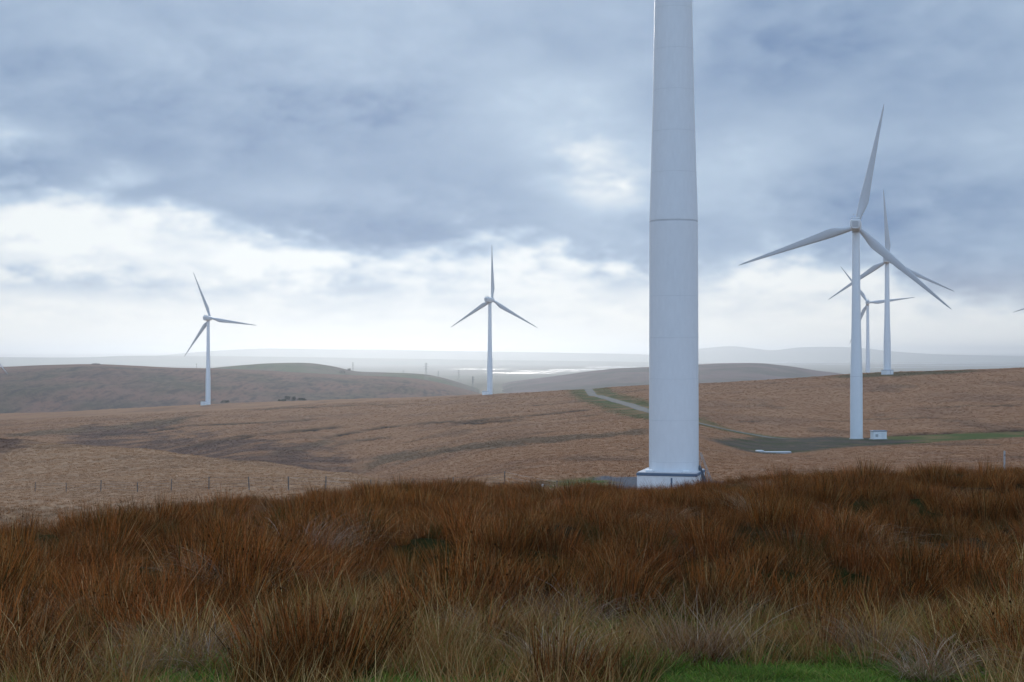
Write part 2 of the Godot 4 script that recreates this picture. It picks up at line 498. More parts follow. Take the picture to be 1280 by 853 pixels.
func hull(st: SurfaceTool, pts: PackedVector3Array, c: Vector3, b: Basis) -> void:
	# small convex hulls by brute force over faces (planes through three points with all others behind)
	var n := pts.size()
	var done := {}
	for i in n:
		for j in range(i + 1, n):
			for k in range(j + 1, n):
				var nn := (pts[j] - pts[i]).cross(pts[k] - pts[i])
				if nn.length() < 1e-9: continue
				nn = nn.normalized()
				var off := nn.dot(pts[i])
				var front := false
				var back := false
				for m in n:
					var v := nn.dot(pts[m]) - off
					if v > 1e-4: front = true
					elif v < -1e-4: back = true
				if front and back: continue
				if front:
					nn = -nn
					off = -off
				var key := Vector4(snappedf(nn.x, 0.001), snappedf(nn.y, 0.001), snappedf(nn.z, 0.001), snappedf(off, 0.001))
				if done.has(key): continue
				done[key] = true
				var ring := []
				var mid := Vector3.ZERO
				for m in n:
					if absf(nn.dot(pts[m]) - off) < 1e-4:
						ring.append(pts[m])
						mid += pts[m]
				mid /= ring.size()
				var ax: Vector3 = (ring[0] - mid).normalized()
				var ay := nn.cross(ax)
				ring.sort_custom(func(p, q): return atan2((p - mid).dot(ay), (p - mid).dot(ax)) > atan2((q - mid).dot(ay), (q - mid).dot(ax)))
				for m in range(1, ring.size() - 1):
					for v in [ring[0], ring[m], ring[m + 1]]:
						st.set_smooth_group(-1)
						st.set_normal(b * nn)
						st.set_uv(Vector2(v.x + v.z, v.y))
						st.add_vertex(c + b * v)

func bar(st: SurfaceTool, a: Vector3, c: Vector3, w: float, t := -1.0) -> void:
	var d := c - a
	var y := d.normalized()
	var x := (Vector3.RIGHT if absf(y.x) < 0.9 else Vector3.FORWARD).cross(y).normalized()
	box(st, (a + c) * 0.5, Vector3(w, d.length(), t if t > 0.0 else w), Basis(x, y, x.cross(y)))

func mb() -> SurfaceTool:
	var st := SurfaceTool.new()
	st.begin(Mesh.PRIMITIVE_TRIANGLES)
	return st

func one_box(s: Vector3, bevel := 0.0) -> ArrayMesh:
	var st := mb()
	box(st, Vector3.ZERO, s, Basis(), bevel)
	return st.commit()

func grid_mesh(nx: int, ny: int, pos: PackedVector3Array, col: PackedColorArray, uv_scale: float, wrap := false) -> ArrayMesh:
	var idx := PackedInt32Array()
	var cells := nx if wrap else nx - 1
	idx.resize(cells * (ny - 1) * 6)
	var o := 0
	for j in ny - 1:
		for i in cells:
			var a := j * nx + i
			var b := j * nx + (i + 1) % nx
			var c := a + nx
			var e := b + nx
			idx[o] = a; idx[o + 1] = c; idx[o + 2] = b
			idx[o + 3] = b; idx[o + 4] = c; idx[o + 5] = e
			o += 6
	var nor := PackedVector3Array()
	nor.resize(pos.size())
	for j in ny:
		for i in nx:
			var i0 := (i - 1 + nx) % nx if wrap else maxi(i - 1, 0)
			var i1 := (i + 1) % nx if wrap else mini(i + 1, nx - 1)
			var dx := pos[j * nx + i1] - pos[j * nx + i0]
			var dz := pos[mini(j + 1, ny - 1) * nx + i] - pos[maxi(j - 1, 0) * nx + i]
			var nn := dx.cross(dz)
			nor[j * nx + i] = (nn if nn.y > 0.0 else -nn).normalized()
	var uv := PackedVector2Array()
	uv.resize(pos.size())
	for k in pos.size():
		uv[k] = Vector2(pos[k].x, pos[k].z) * uv_scale
	var arr := []
	arr.resize(Mesh.ARRAY_MAX)
	arr[Mesh.ARRAY_VERTEX] = pos
	arr[Mesh.ARRAY_NORMAL] = nor
	arr[Mesh.ARRAY_COLOR] = col
	arr[Mesh.ARRAY_TEX_UV] = uv
	arr[Mesh.ARRAY_INDEX] = idx
	var m := ArrayMesh.new()
	m.add_surface_from_arrays(Mesh.PRIMITIVE_TRIANGLES, arr)
	return m

# ---------------------------------------------------------------- large structure
func build_ground() -> void:
	var angs: Array[float] = []
	var inner := 430
	var outer := 56
	for i in inner:
		angs.append(lerpf(-0.43, 0.43, i / float(inner - 1)))
	for i in range(1, outer):
		angs.append(lerpf(0.43, TAU - 0.43, i / float(outer)))
	var rad: Array[float] = []
	for i in 190: rad.append(1.0 * pow(60.0, i / 190.0))
	for i in 440: rad.append(60.0 * pow(1100.0 / 60.0, i / 440.0))
	for i in 71: rad.append(1100.0 * pow(28000.0 / 1100.0, i / 70.0))
	var nx := angs.size()
	var ny := rad.size()
	var pos := PackedVector3Array()
	var col := PackedColorArray()
	pos.resize(nx * ny)
	col.resize(nx * ny)
	for j in ny:
		for i in nx:
			var x := sin(angs[i]) * rad[j]
			var z := -cos(angs[i]) * rad[j]
			var k := j * nx + i
			pos[k] = Vector3(x, height(x, z), z)
			col[k] = cover(x, z)
	var m := plain(Color.WHITE, 0.95)
	m.vertex_color_use_as_albedo = true
	m.albedo_texture = grain(0.035, 0.72, 1.0, 512, 5, 9)
	m.metallic_specular = 0.05
	var g := part("ground", grid_mesh(nx, ny, pos, col, 0.13, true), m, self)
	tag(g, "brown moorland falling away from the rushes to the coastal plain", "ground", "", "structure")

func hill(called: String, label: String, ridge: Array, d_ridge: float, d_front: float, y_front: float, d_back: float, shade: Callable, bump: float) -> void:
	# ridge: photograph points of the skyline; the hill has a front slope, a rounded crest and a back slope
	var nx := 480
	var ny := 150
	var pos := PackedVector3Array()
	var col := PackedColorArray()
	pos.resize(nx * ny)
	col.resize(nx * ny)
	for i in nx:
		var px := lerpf(ridge[0][0], ridge[-1][0], i / float(nx - 1))
		var s := 0
		while s < ridge.size() - 2 and px > ridge[s + 1][0]:
			s += 1
		var t: float = (px - ridge[s][0]) / (ridge[s + 1][0] - ridge[s][0])
		var y0: float = ridge[maxi(s - 1, 0)][1]
		var y3: float = ridge[mini(s + 2, ridge.size() - 1)][1]
		var row := cubic_interpolate(ridge[s][1], ridge[s + 1][1], y0, y3, t)
		var top := EYE + d_ridge * (HZ - row) / F
		for j in ny:
			var v := j / float(ny - 1)
			var d: float
			var h: float
			if v < 0.75:
				var w := v / 0.75
				d = lerpf(d_front, d_ridge, w)
				var k := 1.0 - pow(1.0 - w, 1.7)
				h = lerpf(y_front, top, k)
			else:
				var w := (v - 0.75) / 0.25
				d = lerpf(d_ridge, d_back, w)
				h = lerpf(top, y_front, w * w)
			var x := (px - 640.0) / F * d
			h += bump * (n_b.get_noise_2d(x * 0.12, d * 0.12) + 0.35 * n_a.get_noise_2d(x * 0.25, d * 0.12)) * smoothstep(0.0, 0.1, 0.75 - v)
			pos[j * nx + i] = Vector3(x, h, -d)
			col[j * nx + i] = shade.call(x, d, v)
	hill_pos.append(pos)
	var m: StandardMaterial3D = M.hill
	tag(part(called, grid_mesh(nx, ny, pos, col, 0.01), m, self), label, "hill", "", "structure")

var hill_pos := []
func on_hill(n: int, px: float, row: float) -> Vector3:
	var best := 1e9
	var o := Vector3.ZERO
	var pos: PackedVector3Array = hill_pos[n]
	for i in 480 * 113:
		var p := pos[i]
		var e := Vector2(640.0 + F * p.x / -p.z - px, HZ - F * (p.y - EYE) / -p.z - row).length_squared()
		if e < best:
			best = e
			o = p
	return o

func moor_shade(x: float, d: float, v: float) -> Color:
	var a := n_a.get_noise_2d(x * 0.16, d * 0.10)
	var b := n_b.get_noise_2d(x * 0.10, d * 0.05 + 300.0)
	var f := n_a.get_noise_2d(x * 0.9, d * 0.16)
	var g := n_a.get_noise_2d(x * 0.5 + d * 0.1, d * 0.3 + 70.0)
	var c := Color(0.175, 0.100, 0.078).lerp(Color(0.098, 0.078, 0.058), clampf(0.4 + 1.4 * a, 0.0, 1.0))
	c = c.lerp(Color(0.075, 0.058, 0.055), smoothstep(0.05, 0.45, b) * 0.6)
	c = c.lerp(Color(0.05, 0.043, 0.045), smoothstep(0.20, 0.40, f) * 0.7)
	var k := n_a.get_noise_2d(x * 2.6, d * 0.45 + 900.0)
	c = c.lerp(Color(0.045, 0.04, 0.04), smoothstep(0.15, 0.4, k) * 0.55)
	c = c.lerp(Color(0.19, 0.125, 0.10), smoothstep(0.15, 0.45, -k) * 0.4)
	c = c.lerp(Color(0.17, 0.112, 0.09), smoothstep(0.22, 0.42, g) * 0.5)
	return c.lerp(Color(0.22, 0.13, 0.095), smoothstep(0.58, 0.7, v) * 0.6)

func field_shade(x: float, d: float, v: float) -> Color:
	var a := n_a.get_noise_2d(x * 0.09, d * 0.05)
	var f := n_a.get_noise_2d(x * 0.4, d * 0.2)
	var c := Color(0.085, 0.098, 0.052).lerp(Color(0.125, 0.092, 0.072), clampf(0.4 + 1.6 * a, 0.0, 1.0))
	return c.lerp(Color(0.055, 0.055, 0.045), smoothstep(0.2, 0.45, f) * 0.7)

func ridge_shade(x: float, d: float, v: float) -> Color:
	var a := n_a.get_noise_2d(x * 0.08, d * 0.05)
	return Color(0.155, 0.105, 0.095).lerp(Color(0.095, 0.082, 0.07), clampf(0.4 + 1.5 * a, 0.0, 1.0))

func far_shade(x: float, d: float, v: float) -> Color:
	var a := n_a.get_noise_2d(x * 0.02, d * 0.012)
	return Color(0.09, 0.11, 0.07).lerp(Color(0.14, 0.13, 0.09), clampf(0.5 + 1.5 * a, 0.0, 1.0))

func build_hills() -> void:
	M.hill = plain(Color.WHITE, 0.95)
	M.hill.vertex_color_use_as_albedo = true
	M.hill.metallic_specular = 0.05
	hill("hill", "dark brown moorland hill on the left behind the standing turbine", [[-260, 466], [-120, 462], [-40, 460], [0, 459], [60, 456.5], [120, 455.5], [170, 457.5], [220, 460], [270, 461], [330, 463.5], [390, 467], [440, 469.5], [490, 471.5], [530, 475.5], [570, 485], [605, 497], [640, 512]], 2300.0, 1350.0, -88.0, 3000.0, moor_shade, 3.0)
	hill("hill", "greener rounded hill rising behind the dark left hill", [[180, 468], [260, 461], [300, 457], [340, 454.3], [385, 454], [415, 458], [445, 464.5], [480, 466], [520, 467.5], [545, 471], [580, 482], [620, 500]], 3600.0, 2700.0, -100.0, 4400.0, field_shade, 2.0)
	hill("hill", "hazy lavender ridge beyond the gravel track", [[585, 500], [610, 489], [640, 479], [700, 470], [760, 462], [800, 459.5], [850, 457], [900, 454.5], [950, 454.3], [990, 458.5], [1020, 463.5], [1060, 469], [1120, 478], [1180, 490]], 4300.0, 2600.0, -110.0, 5400.0, ridge_shade, 4.0)
	hill("hill", "low far ridge on the coast behind the left turbine", [[-260, 449], [-60, 446.5], [40, 447], [100, 447], [160, 445], [230, 445], [330, 446], [470, 448], [600, 450], [760, 452], [860, 454]], 18500.0, 17000.0, -127.0, 20000.0, far_shade, 4.0)
	hill("hill", "palest long ridge on the skyline left of the tall tower", [[150, 450], [200, 444.5], [250, 440], [300, 437], [340, 435.8], [420, 437], [480, 437.3], [560, 439], [640, 440], [720, 441.5], [820, 444], [900, 452]], 24500.0, 22500.0, -127.0, 26200.0, far_shade, 5.0)
	hill("hill", "pale twin-topped ridge on the skyline right of the tall tower", [[780, 452], [840, 440], [880, 435.5], [915, 433], [945, 436], [965, 438], [1000, 434.5], [1040, 433.8], [1075, 435], [1110, 439], [1160, 442.5], [1230, 444.5], [1320, 446], [1480, 450]], 25600.0, 24800.0, -127.0, 27500.0, far_shade, 5.0)

func build_water() -> void:
	# channels of the estuary lying on the plain; photograph rows 453 to 467
	var st := mb()
	var wy := -124.0
	for s in [[606, 700, 466.4, 1.2], [640, 745, 464.0, 0.8], [685, 790, 462.2, 1.0], [730, 830, 459.2, 1.5], [560, 640, 461.5, 0.4], [870, 1080, 453.2, 0.9], [930, 1090, 455.4, 0.5], [1085, 1260, 454.6, 0.7], [1150, 1250, 452.9, 0.6], [1100, 1380, 457.2, 0.6], [1190, 1400, 455.6, 0.5], [1060, 1180, 459.5, 0.6]]:
		var n := 40
		var a := []
		var b := []
		for i in n + 1:
			var t := i / float(n)
			var px := lerpf(s[0], s[1], t)
			var thick: float = s[3] * pow(sin(PI * clampf(t, 0.02, 0.98)), 0.6)
			var mid: float = s[2] + 0.5 * n_a.get_noise_1d(px * 0.5 + s[2] * 60.0)
			var up := thick * (0.6 + 0.9 * n_a.get_noise_1d(px * 1.6 + 700.0 + s[2] * 90.0))
			var dn := thick * (0.6 + 0.9 * n_a.get_noise_1d(px * 1.6 + 1900.0 + s[2] * 90.0))
			var d0: float = (EYE - wy) * F / (mid + maxf(dn, 0.05) - HZ)
			var d1: float = (EYE - wy) * F / (mid - maxf(up, 0.05) - HZ)
			a.append(Vector3((px - 640.0) / F * d0, wy, -d0))
			b.append(Vector3((px - 640.0) / F * d1, wy, -d1))
		for i in n:
			for v in [a[i], b[i], a[i + 1], a[i + 1], b[i], b[i + 1]]:
				st.set_normal(Vector3.UP)
				st.add_vertex(v)
	var m := plain(Color(0.02, 0.025, 0.03), 0.38)
	m.metallic_specular = 0.6
	tag(part("estuary_water", st.commit(), m, self), "bright channels of the estuary on the far coastal plain", "water", "", "structure")

func strip(pts: Array[Vector2], half: float, lift: float, jag := 0.0) -> ArrayMesh:
	# a draped ribbon along (x, d) points
	var c := Curve2D.new()
	for i in pts.size():
		var tg := (pts[mini(i + 1, pts.size() - 1)] - pts[maxi(i - 1, 0)]) / 6.0
		c.add_point(pts[i], -tg, tg)
	var n := int(c.get_baked_length() / 3.0)
	var pos := PackedVector3Array()
	var col := PackedColorArray()
	for i in n + 1:
		var o := c.get_baked_length() * i / n
		var p := c.sample_baked(o)
		var q := c.sample_baked(minf(o + 1.0, c.get_baked_length())) - c.sample_baked(maxf(o - 1.0, 0.0))
		var side := q.normalized().orthogonal()
		for k in 7:
			var w := (k / 3.0 - 1.0) * (half + jag * n_a.get_noise_2d(o * 6.0, k * 40.0 if k == 0 or k == 6 else 0.0))
			var g := p + side * w
			pos.append(Vector3(g.x, height(g.x, -g.y) + lift, -g.y))
			var t := n_a.get_noise_2d(g.x * 7.0, g.y * 3.0)
			var cc := Color(0.135, 0.13, 0.125).lerp(Color(0.09, 0.085, 0.07), clampf(0.5 + t, 0.0, 1.0))
			if k == 3: cc = cc.lerp(Color(0.12, 0.125, 0.06), clampf(0.3 + 1.5 * t, 0.0, 0.8))
			col.append(cc)
	return grid_mesh(7, n + 1, pos, col, 0.3)

func build_track() -> void:
	var m := plain(Color.WHITE, 0.95)
	m.vertex_color_use_as_albedo = true
	m.albedo_texture = grain(0.09, 0.7, 1.0, 256, 4, 3)
	tag(part("gravel_track", strip(track_pts, 2.2, 0.08, 0.8), m, self), "grey gravel track crossing the hillside between green verges", "track", "", "structure")

# ---------------------------------------------------------------- grass
func clump(blades: int, radius: float, lo: float, hi: float, lean: float, droop: float, wide: float, segs: int, palette: Array, sd: int, broken := 0.07, heads := 0.0) -> ArrayMesh:
	rng.seed = sd
	var pos := PackedVector3Array()
	var nor := PackedVector3Array()
	var col := PackedColorArray()
	for b in blades:
		var a := rng.randf() * TAU
		var r := radius * sqrt(rng.randf())
		var root := Vector3(cos(a) * r, -minf(0.04, lo * 0.25), sin(a) * r)
		var out := a + rng.randfn(0.0, 0.9)
		var tilt := lean * (0.25 + 0.75 * r / radius) * (0.4 + rng.randf())
		var dirn := Vector3(cos(out) * sin(tilt), cos(tilt), sin(out) * sin(tilt))
		var long := lerpf(lo, hi, rng.randf())
		var bend := Vector3(cos(out), 0, sin(out)) * droop * (0.3 + rng.randf()) + Vector3(0.03, 0, 0.01)
		var face := rng.randf() * PI
		var side := Vector3(cos(face), 0, sin(face))
		var c: Color = palette[rng.randi() % palette.size()]
		c = c * rng.randf_range(0.65, 1.3)
		c.a = 1.0
		var w := wide * (rng.randf_range(0.6, 1.2) if rng.randf() < 0.85 else rng.randf_range(1.2, 1.5))
		var snap := rng.randf_range(0.35, 0.8) if rng.randf() < broken else 2.0
		var fall := Vector3(rng.randfn(0, 0.6), -0.75, rng.randfn(0, 0.6))
		var prev := root
		var pw := w
		for s in segs:
			var t := (s + 1) / float(segs)
			var p := root + dirn * long * t + bend * long * t * t - Vector3.UP * droop * long * t * t * t * 0.55
			if t > snap:
				p = prev + fall * long / segs
			var nw := w * (1.0 - t * 0.75) if s < segs - 1 else 0.0
			var nn := side.cross(p - prev).normalized()
			var v := [prev - side * pw, prev + side * pw, p + side * nw, p - side * nw]
			for k in ([0, 2, 1, 0, 3, 2] if nw > 0.0 else [0, 2, 1]):
				pos.append(v[k])
				nor.append(nn)
				col.append(c)
			if s == segs - 1 and rng.randf() < heads:
				# side-set flower head of a rush
				var hp := prev.lerp(p, rng.randf_range(0.2, 0.6))
				var up := (p - prev).normalized() * rng.randf_range(0.008, 0.014)
				var sd2 := side * rng.randf_range(0.004, 0.007)
				for v2 in [hp - up, hp + sd2, hp + up, hp - up, hp + up, hp - sd2]:
					pos.append(v2)
					nor.append(nn)
					col.append(Color(0.15, 0.075, 0.03) * rng.randf_range(0.7, 1.6))
			prev = p
			pw = nw
	var arr := []
	arr.resize(Mesh.ARRAY_MAX)
	arr[Mesh.ARRAY_VERTEX] = pos
	arr[Mesh.ARRAY_NORMAL] = nor
	arr[Mesh.ARRAY_COLOR] = col
	var m := ArrayMesh.new()
	m.add_surface_from_arrays(Mesh.PRIMITIVE_TRIANGLES, arr)
	return m

func scatter(called: String, label: String, category: String, mesh: Mesh, mat: Material, spots: Array) -> void:
	# spots: [position, turn, scale (Vector3), colour]
	if spots.is_empty(): return
	var mm := MultiMesh.new()
	mm.transform_format = MultiMesh.TRANSFORM_3D
	mm.use_colors = true
	mm.mesh = mesh
	mm.instance_count = spots.size()
	var buf := PackedFloat32Array()
	buf.resize(spots.size() * 16)
	for i in spots.size():
		var s = spots[i]
		var b := Basis(Vector3.UP, s[1]).scaled_local(s[2])
		if s.size() > 4 and s[4].length() > 0.001: b = Basis(s[4].normalized(), s[4].length()) * b
		var p: Vector3 = s[0]
		var c: Color = s[3]
		var o := i * 16
		buf[o] = b.x.x; buf[o + 1] = b.y.x; buf[o + 2] = b.z.x; buf[o + 3] = p.x
		buf[o + 4] = b.x.y; buf[o + 5] = b.y.y; buf[o + 6] = b.z.y; buf[o + 7] = p.y
		buf[o + 8] = b.x.z; buf[o + 9] = b.y.z; buf[o + 10] = b.z.z; buf[o + 11] = p.z
		buf[o + 12] = c.r; buf[o + 13] = c.g; buf[o + 14] = c.b; buf[o + 15] = 1.0
	mm.buffer = buf
	var o := MultiMeshInstance3D.new()
	o.name = numbered(called)
	o.multimesh = mm
	o.material_override = mat
	add_child(o)
	tag(o, label, category, "", "stuff")

const RUST := [Color(0.285, 0.098, 0.026), Color(0.24, 0.075, 0.021), Color(0.35, 0.135, 0.038), Color(0.155, 0.056, 0.017), Color(0.39, 0.23, 0.10), Color(0.095, 0.045, 0.014), Color(0.046, 0.040, 0.012), Color(0.31, 0.105, 0.028), Color(0.065, 0.029, 0.011)]
const OLIVE := [Color(0.065, 0.046, 0.015), Color(0.045, 0.046, 0.012), Color(0.11, 0.050, 0.016), Color(0.075, 0.062, 0.020), Color(0.15, 0.068, 0.022), Color(0.18, 0.125, 0.06)]
const LOW := [Color(0.10, 0.062, 0.024), Color(0.15, 0.078, 0.033), Color(0.075, 0.068, 0.022), Color(0.21, 0.135, 0.075), Color(0.12, 0.054, 0.023)]
const STRAW := [Color(0.39, 0.25, 0.105), Color(0.34, 0.18, 0.068), Color(0.46, 0.32, 0.15), Color(0.27, 0.14, 0.05), Color(0.20, 0.17, 0.042), Color(0.32, 0.145, 0.05), Color(0.24, 0.098, 0.03)]
const PALE := [Color(0.34, 0.235, 0.155), Color(0.28, 0.18, 0.115), Color(0.22, 0.13, 0.078), Color(0.42, 0.32, 0.235), Color(0.15, 0.095, 0.055), Color(0.30, 0.16, 0.085)]
const GREEN := [Color(0.125, 0.215, 0.028), Color(0.09, 0.165, 0.025), Color(0.165, 0.235, 0.036), Color(0.10, 0.15, 0.033), Color(0.22, 0.19, 0.055)]
const WHITE5 := [Color(1, 1, 1), Color(0.86, 0.84, 0.8), Color(1.08, 1.06, 1.0), Color(0.94, 0.9, 0.84)]

func near_edge(x: float, z: float, a: float, b: float) -> float:
	# straw and turf along the near edge of the rushes, widest at left
	var u := x / -z
	var l := 11.0 + 1.8 * smoothstep(-0.12, -0.34, u) - 0.9 * (1.0 - smoothstep(0.0, 0.14, absf(u - 0.2))) + 0.8 * smoothstep(0.28, 0.38, u)
	return 1.0 - smoothstep(l - 1.2, l + 1.6, -z + a * 10.0 + b * 5.0 + 3.0 * n_a.get_noise_2d(x * 9.0, z * 9.0))

func spot(x: float, z: float, sc: Vector3, c: Color) -> Array:
	return [Vector3(x, height(x, z), z), rng.randf() * TAU, sc, c]

func build_grass() -> void:
	var gm := plain(Color.WHITE, 0.85)
	gm.vertex_color_use_as_albedo = true
	gm.metallic_specular = 0.15
	gm.cull_mode = BaseMaterial3D.CULL_DISABLED
	gm.backlight_enabled = true
	gm.backlight = Color(0.62, 0.58, 0.5)
	M.grass = gm
	var bins := {}
	var kinds := {
		"rust0": clump(380, 0.22, 0.22, 0.54, 0.42, 0.08, 0.0028, 3, RUST, 11, 0.10, 0.10), "rust1": clump(400, 0.26, 0.20, 0.50, 0.55, 0.14, 0.0028, 3, RUST, 12, 0.14, 0.10), "rust2": clump(340, 0.18, 0.26, 0.62, 0.36, 0.08, 0.0028, 3, RUST, 13, 0.10, 0.12), "rust3": clump(380, 0.25, 0.16, 0.50, 0.62, 0.26, 0.0028, 4, RUST, 23, 0.25, 0.08),
		"olive0": clump(340, 0.22, 0.20, 0.50, 0.5, 0.12, 0.0028, 3, OLIVE, 14), "olive1": clump(340, 0.26, 0.18, 0.44, 0.62, 0.24, 0.0028, 3, OLIVE, 15, 0.2),
		"low0": clump(80, 0.26, 0.08, 0.30, 0.9, 0.35, 0.0030, 3, LOW, 24, 0.3), "low1": clump(80, 0.28, 0.08, 0.26, 1.0, 0.5, 0.0030, 3, LOW, 25, 0.3),
		"straw0": clump(110, 0.22, 0.20, 0.55, 0.5, 0.25, 0.0030, 3, STRAW, 16), "straw1": clump(110, 0.26, 0.18, 0.48, 0.6, 0.38, 0.0030, 3, STRAW, 17), "straw2": clump(90, 0.20, 0.25, 0.66, 0.42, 0.25, 0.0028, 3, STRAW, 18),
		"pale0": clump(360, 0.22, 0.30, 0.65, 0.75, 0.75, 0.0024, 5, PALE, 19), "pale1": clump(360, 0.24, 0.28, 0.60, 0.85, 0.9, 0.0024, 5, PALE, 20),
		"green0": clump(150, 0.20, 0.03, 0.09, 0.8, 0.5, 0.0028, 3, GREEN, 21), "green1": clump(110, 0.22, 0.06, 0.22, 0.7, 0.5, 0.0030, 3, GREEN, 22)}
	for k in kinds: bins[k] = []
	rng.seed = 77
	# low growth between the tussocks
	var d := 6.2
	while d < 72.0:
		var step := 0.22 + d * 0.0075
		var half := 0.43 * d + 1.2
		var x := -half
		while x < half:
			var xx := x + rng.randf_range(-0.6, 0.6) * step
			var z := -(d + rng.randf_range(-0.6, 0.6) * step)
			x += step
			var a := n_a.get_noise_2d(xx * 3.2, z * 3.2)
			var b := n_b.get_noise_2d(xx * 2.4 + 500.0, z * 2.4)
			if -z > rush_edge(xx / -z) + 5.0 * n_a.get_noise_2d(xx * 6.0, z * 6.0) + a * 6.0: continue
			if d > 14.0 and rng.randf() < 0.4: continue
			var tint := clampf(1.0 + 0.3 * b + rng.randf_range(-0.15, 0.15), 0.6, 1.45)
			var tc := Color(tint, tint * rng.randf_range(0.95, 1.05), tint)
			var lawn := green_lawn(xx, z)
			var near := near_edge(xx, z, a, b)
			if lawn > 0.5:
				for q in 4:
					bins["green0"].append(spot(xx + rng.randf_range(-0.5, 0.5) * step, z + rng.randf_range(-0.5, 0.5) * step, Vector3.ONE * rng.randf_range(0.7, 1.2), tc))
				continue
			if near > 0.25:
				for q in (2 if rng.randf() < 0.35 + 0.8 * a else 1):
					bins["green1"].append(spot(xx + rng.randf_range(-0.5, 0.5) * step, z + rng.randf_range(-0.5, 0.5) * step, Vector3.ONE * rng.randf_range(0.5, 1.1), tc))
				if rng.randf() < 0.75 * near + 0.1 and lawn < 0.3:
					bins["straw%d" % (rng.randi() % 3)].append(spot(xx, z, Vector3.ONE * rng.randf_range(0.75, 1.2) * lerpf(0.75, 1.2, clampf(0.5 + b, 0.0, 1.0)), tc))
			else:
				bins["low%d" % (rng.randi() % 2)].append(spot(xx, z, Vector3(1.0 + 0.006 * d, 1.0, 1.0 + 0.006 * d) * rng.randf_range(0.8, 1.25), tc))
		d += step
	# tussocks of rush
	d = 8.6
	while d < 72.0:
		var step := 0.36 + d * 0.0036
		var half := 0.43 * d + 1.5
		var x := -half + rng.randf() * step
		while x < half:
			var xx := x + rng.randf_range(-0.5, 0.5) * step
			var z := -(d + rng.randf_range(-0.5, 0.5) * step)
			x += step
			var a := n_a.get_noise_2d(xx * 3.2, z * 3.2)
			var b := n_b.get_noise_2d(xx * 2.4 + 500.0, z * 2.4)
			var hum := n_b.get_noise_2d(xx * 6.0, z * 9.0)
			var pit := n_a.get_noise_2d(xx * 11.0 + 300.0, z * 8.0)
			if -z > rush_edge(xx / -z) + 5.0 * n_a.get_noise_2d(xx * 6.0, z * 6.0) + a * 6.0: continue
			if green_lawn(xx, z) > 0.2: continue
			var near := near_edge(xx, z, a, b)
			if rng.randf() < near * 0.5: continue
			if rng.randf() < 0.9 * smoothstep(0.08, 0.34, pit - 0.35 * hum): continue
			var tint := clampf(1.0 + 0.45 * b + 0.3 * a + rng.randf_range(-0.22, 0.22), 0.5, 1.6)
			var sc := rng.randf_range(0.70, 1.18) * lerpf(0.82, 1.12, clampf(0.5 + hum, 0.0, 1.0))
			var stand := n_a.get_noise_2d(xx * 9.0 + 40.0, z * 5.5 + 700.0)
			sc *= lerpf(0.40, 1.35, clampf(0.55 + 1.6 * stand, 0.0, 1.0))
			var kind := "rust%d" % (rng.randi() % 4)
			var pick := rng.randf()
			if near > 0.5: sc *= 0.85
			if pick < 0.022 + 0.05 * near: kind = "pale%d" % (rng.randi() % 2)
			elif pick < 0.022 + clampf(0.16 - 0.8 * b - 1.1 * hum - 1.0 * stand, 0.03, 0.9): kind = "olive%d" % (rng.randi() % 2)
			var sp := spot(xx, z, Vector3(1.0 + 0.004 * d, rng.randf_range(0.85, 1.1), 1.0 + 0.004 * d) * sc, Color(tint, tint * rng.randf_range(0.92, 1.06), tint))
			sp.append(Vector3(0.25 * n_b.get_noise_2d(xx * 4.0 + 60.0, z * 4.0) + rng.randfn(0.0, 0.08), 0, -0.07 + 0.28 * n_b.get_noise_2d(xx * 4.0, z * 4.0 + 90.0) + rng.randfn(0.0, 0.12)))
			bins[kind].append(sp)
		d += step
	var texts := {"rust": ["rush_grass", "rust-brown rushes filling the whole foreground slope"], "olive": ["rush_grass", "olive-brown rush clumps mixed into the rusty foreground"], "low": ["rush_grass", "low dark growth between the rusty rush tussocks"], "straw": ["straw_grass", "straw-coloured grass along the near edge of the rushes"], "pale": ["bleached_grass", "bleached drooping grass scattered through the rusty rushes"], "green": ["green_turf", "short green turf at the very front of the slope"]}
	var letters := {"0": "", "1": ", taller tufts", "2": ", longest stems", "3": ", bent stems"}
	for k in kinds:
		var t = texts[k.left(k.length() - 1)]
		scatter(t[0], t[1] + letters[k.right(1)], "grass", kinds[k], gm, bins[k])
	print("near ", Time.get_ticks_msec())
	# moor grass from there over the hillside, colour taken from the cover
	var tufts := [clump(30, 0.30, 0.12, 0.32, 0.8, 0.6, 0.020, 2, WHITE5, 31), clump(30, 0.34, 0.10, 0.28, 0.9, 0.7, 0.022, 2, WHITE5, 32)]
	var tspots := [[], []]
	d = 38.0
	while d < 900.0:
		var step := 0.34 + d * 0.0019
		var half := 0.43 * d
		var x := -half
		while x < half:
			var xx := x + rng.randf_range(-0.6, 0.6) * step
			var dd := d + rng.randf_range(-0.6, 0.6) * step
			x += step
			if dd < rush_edge(xx / dd) + 3.0 * n_a.get_noise_2d(xx * 6.0, -dd * 6.0): continue
			if dd > 70.0 and dd < 96.0 and xx / dd > 0.06: continue
			var z := -dd
			if track_dist(Vector2(xx, dd)) < 3.4: continue
			if dd < 130.0 and inside("pad1", Vector2(xx, dd), 0.5) > 0.5: continue
			var c := cover(xx, z) * rng.randf_range(0.92, 1.12)
			var s := (0.8 + dd * 0.0024) * rng.randf_range(0.7, 1.25)
			var calm := made_ground(xx, z) if dd > 90.0 else 0.0
			var bank := 1.0 + 0.7 * (1.0 - smoothstep(50.0, 110.0, dd)) * (0.5 + n_a.get_noise_2d(xx * 8.0, z * 8.0))
			tspots[rng.randi() % 2].append([Vector3(xx, height(xx, z), z), rng.randf() * TAU, Vector3(s, bank * (0.8 + dd * 0.0003) * rng.randf_range(0.7, 1.2) * (1.0 - 0.85 * calm), s), c])
		d += step
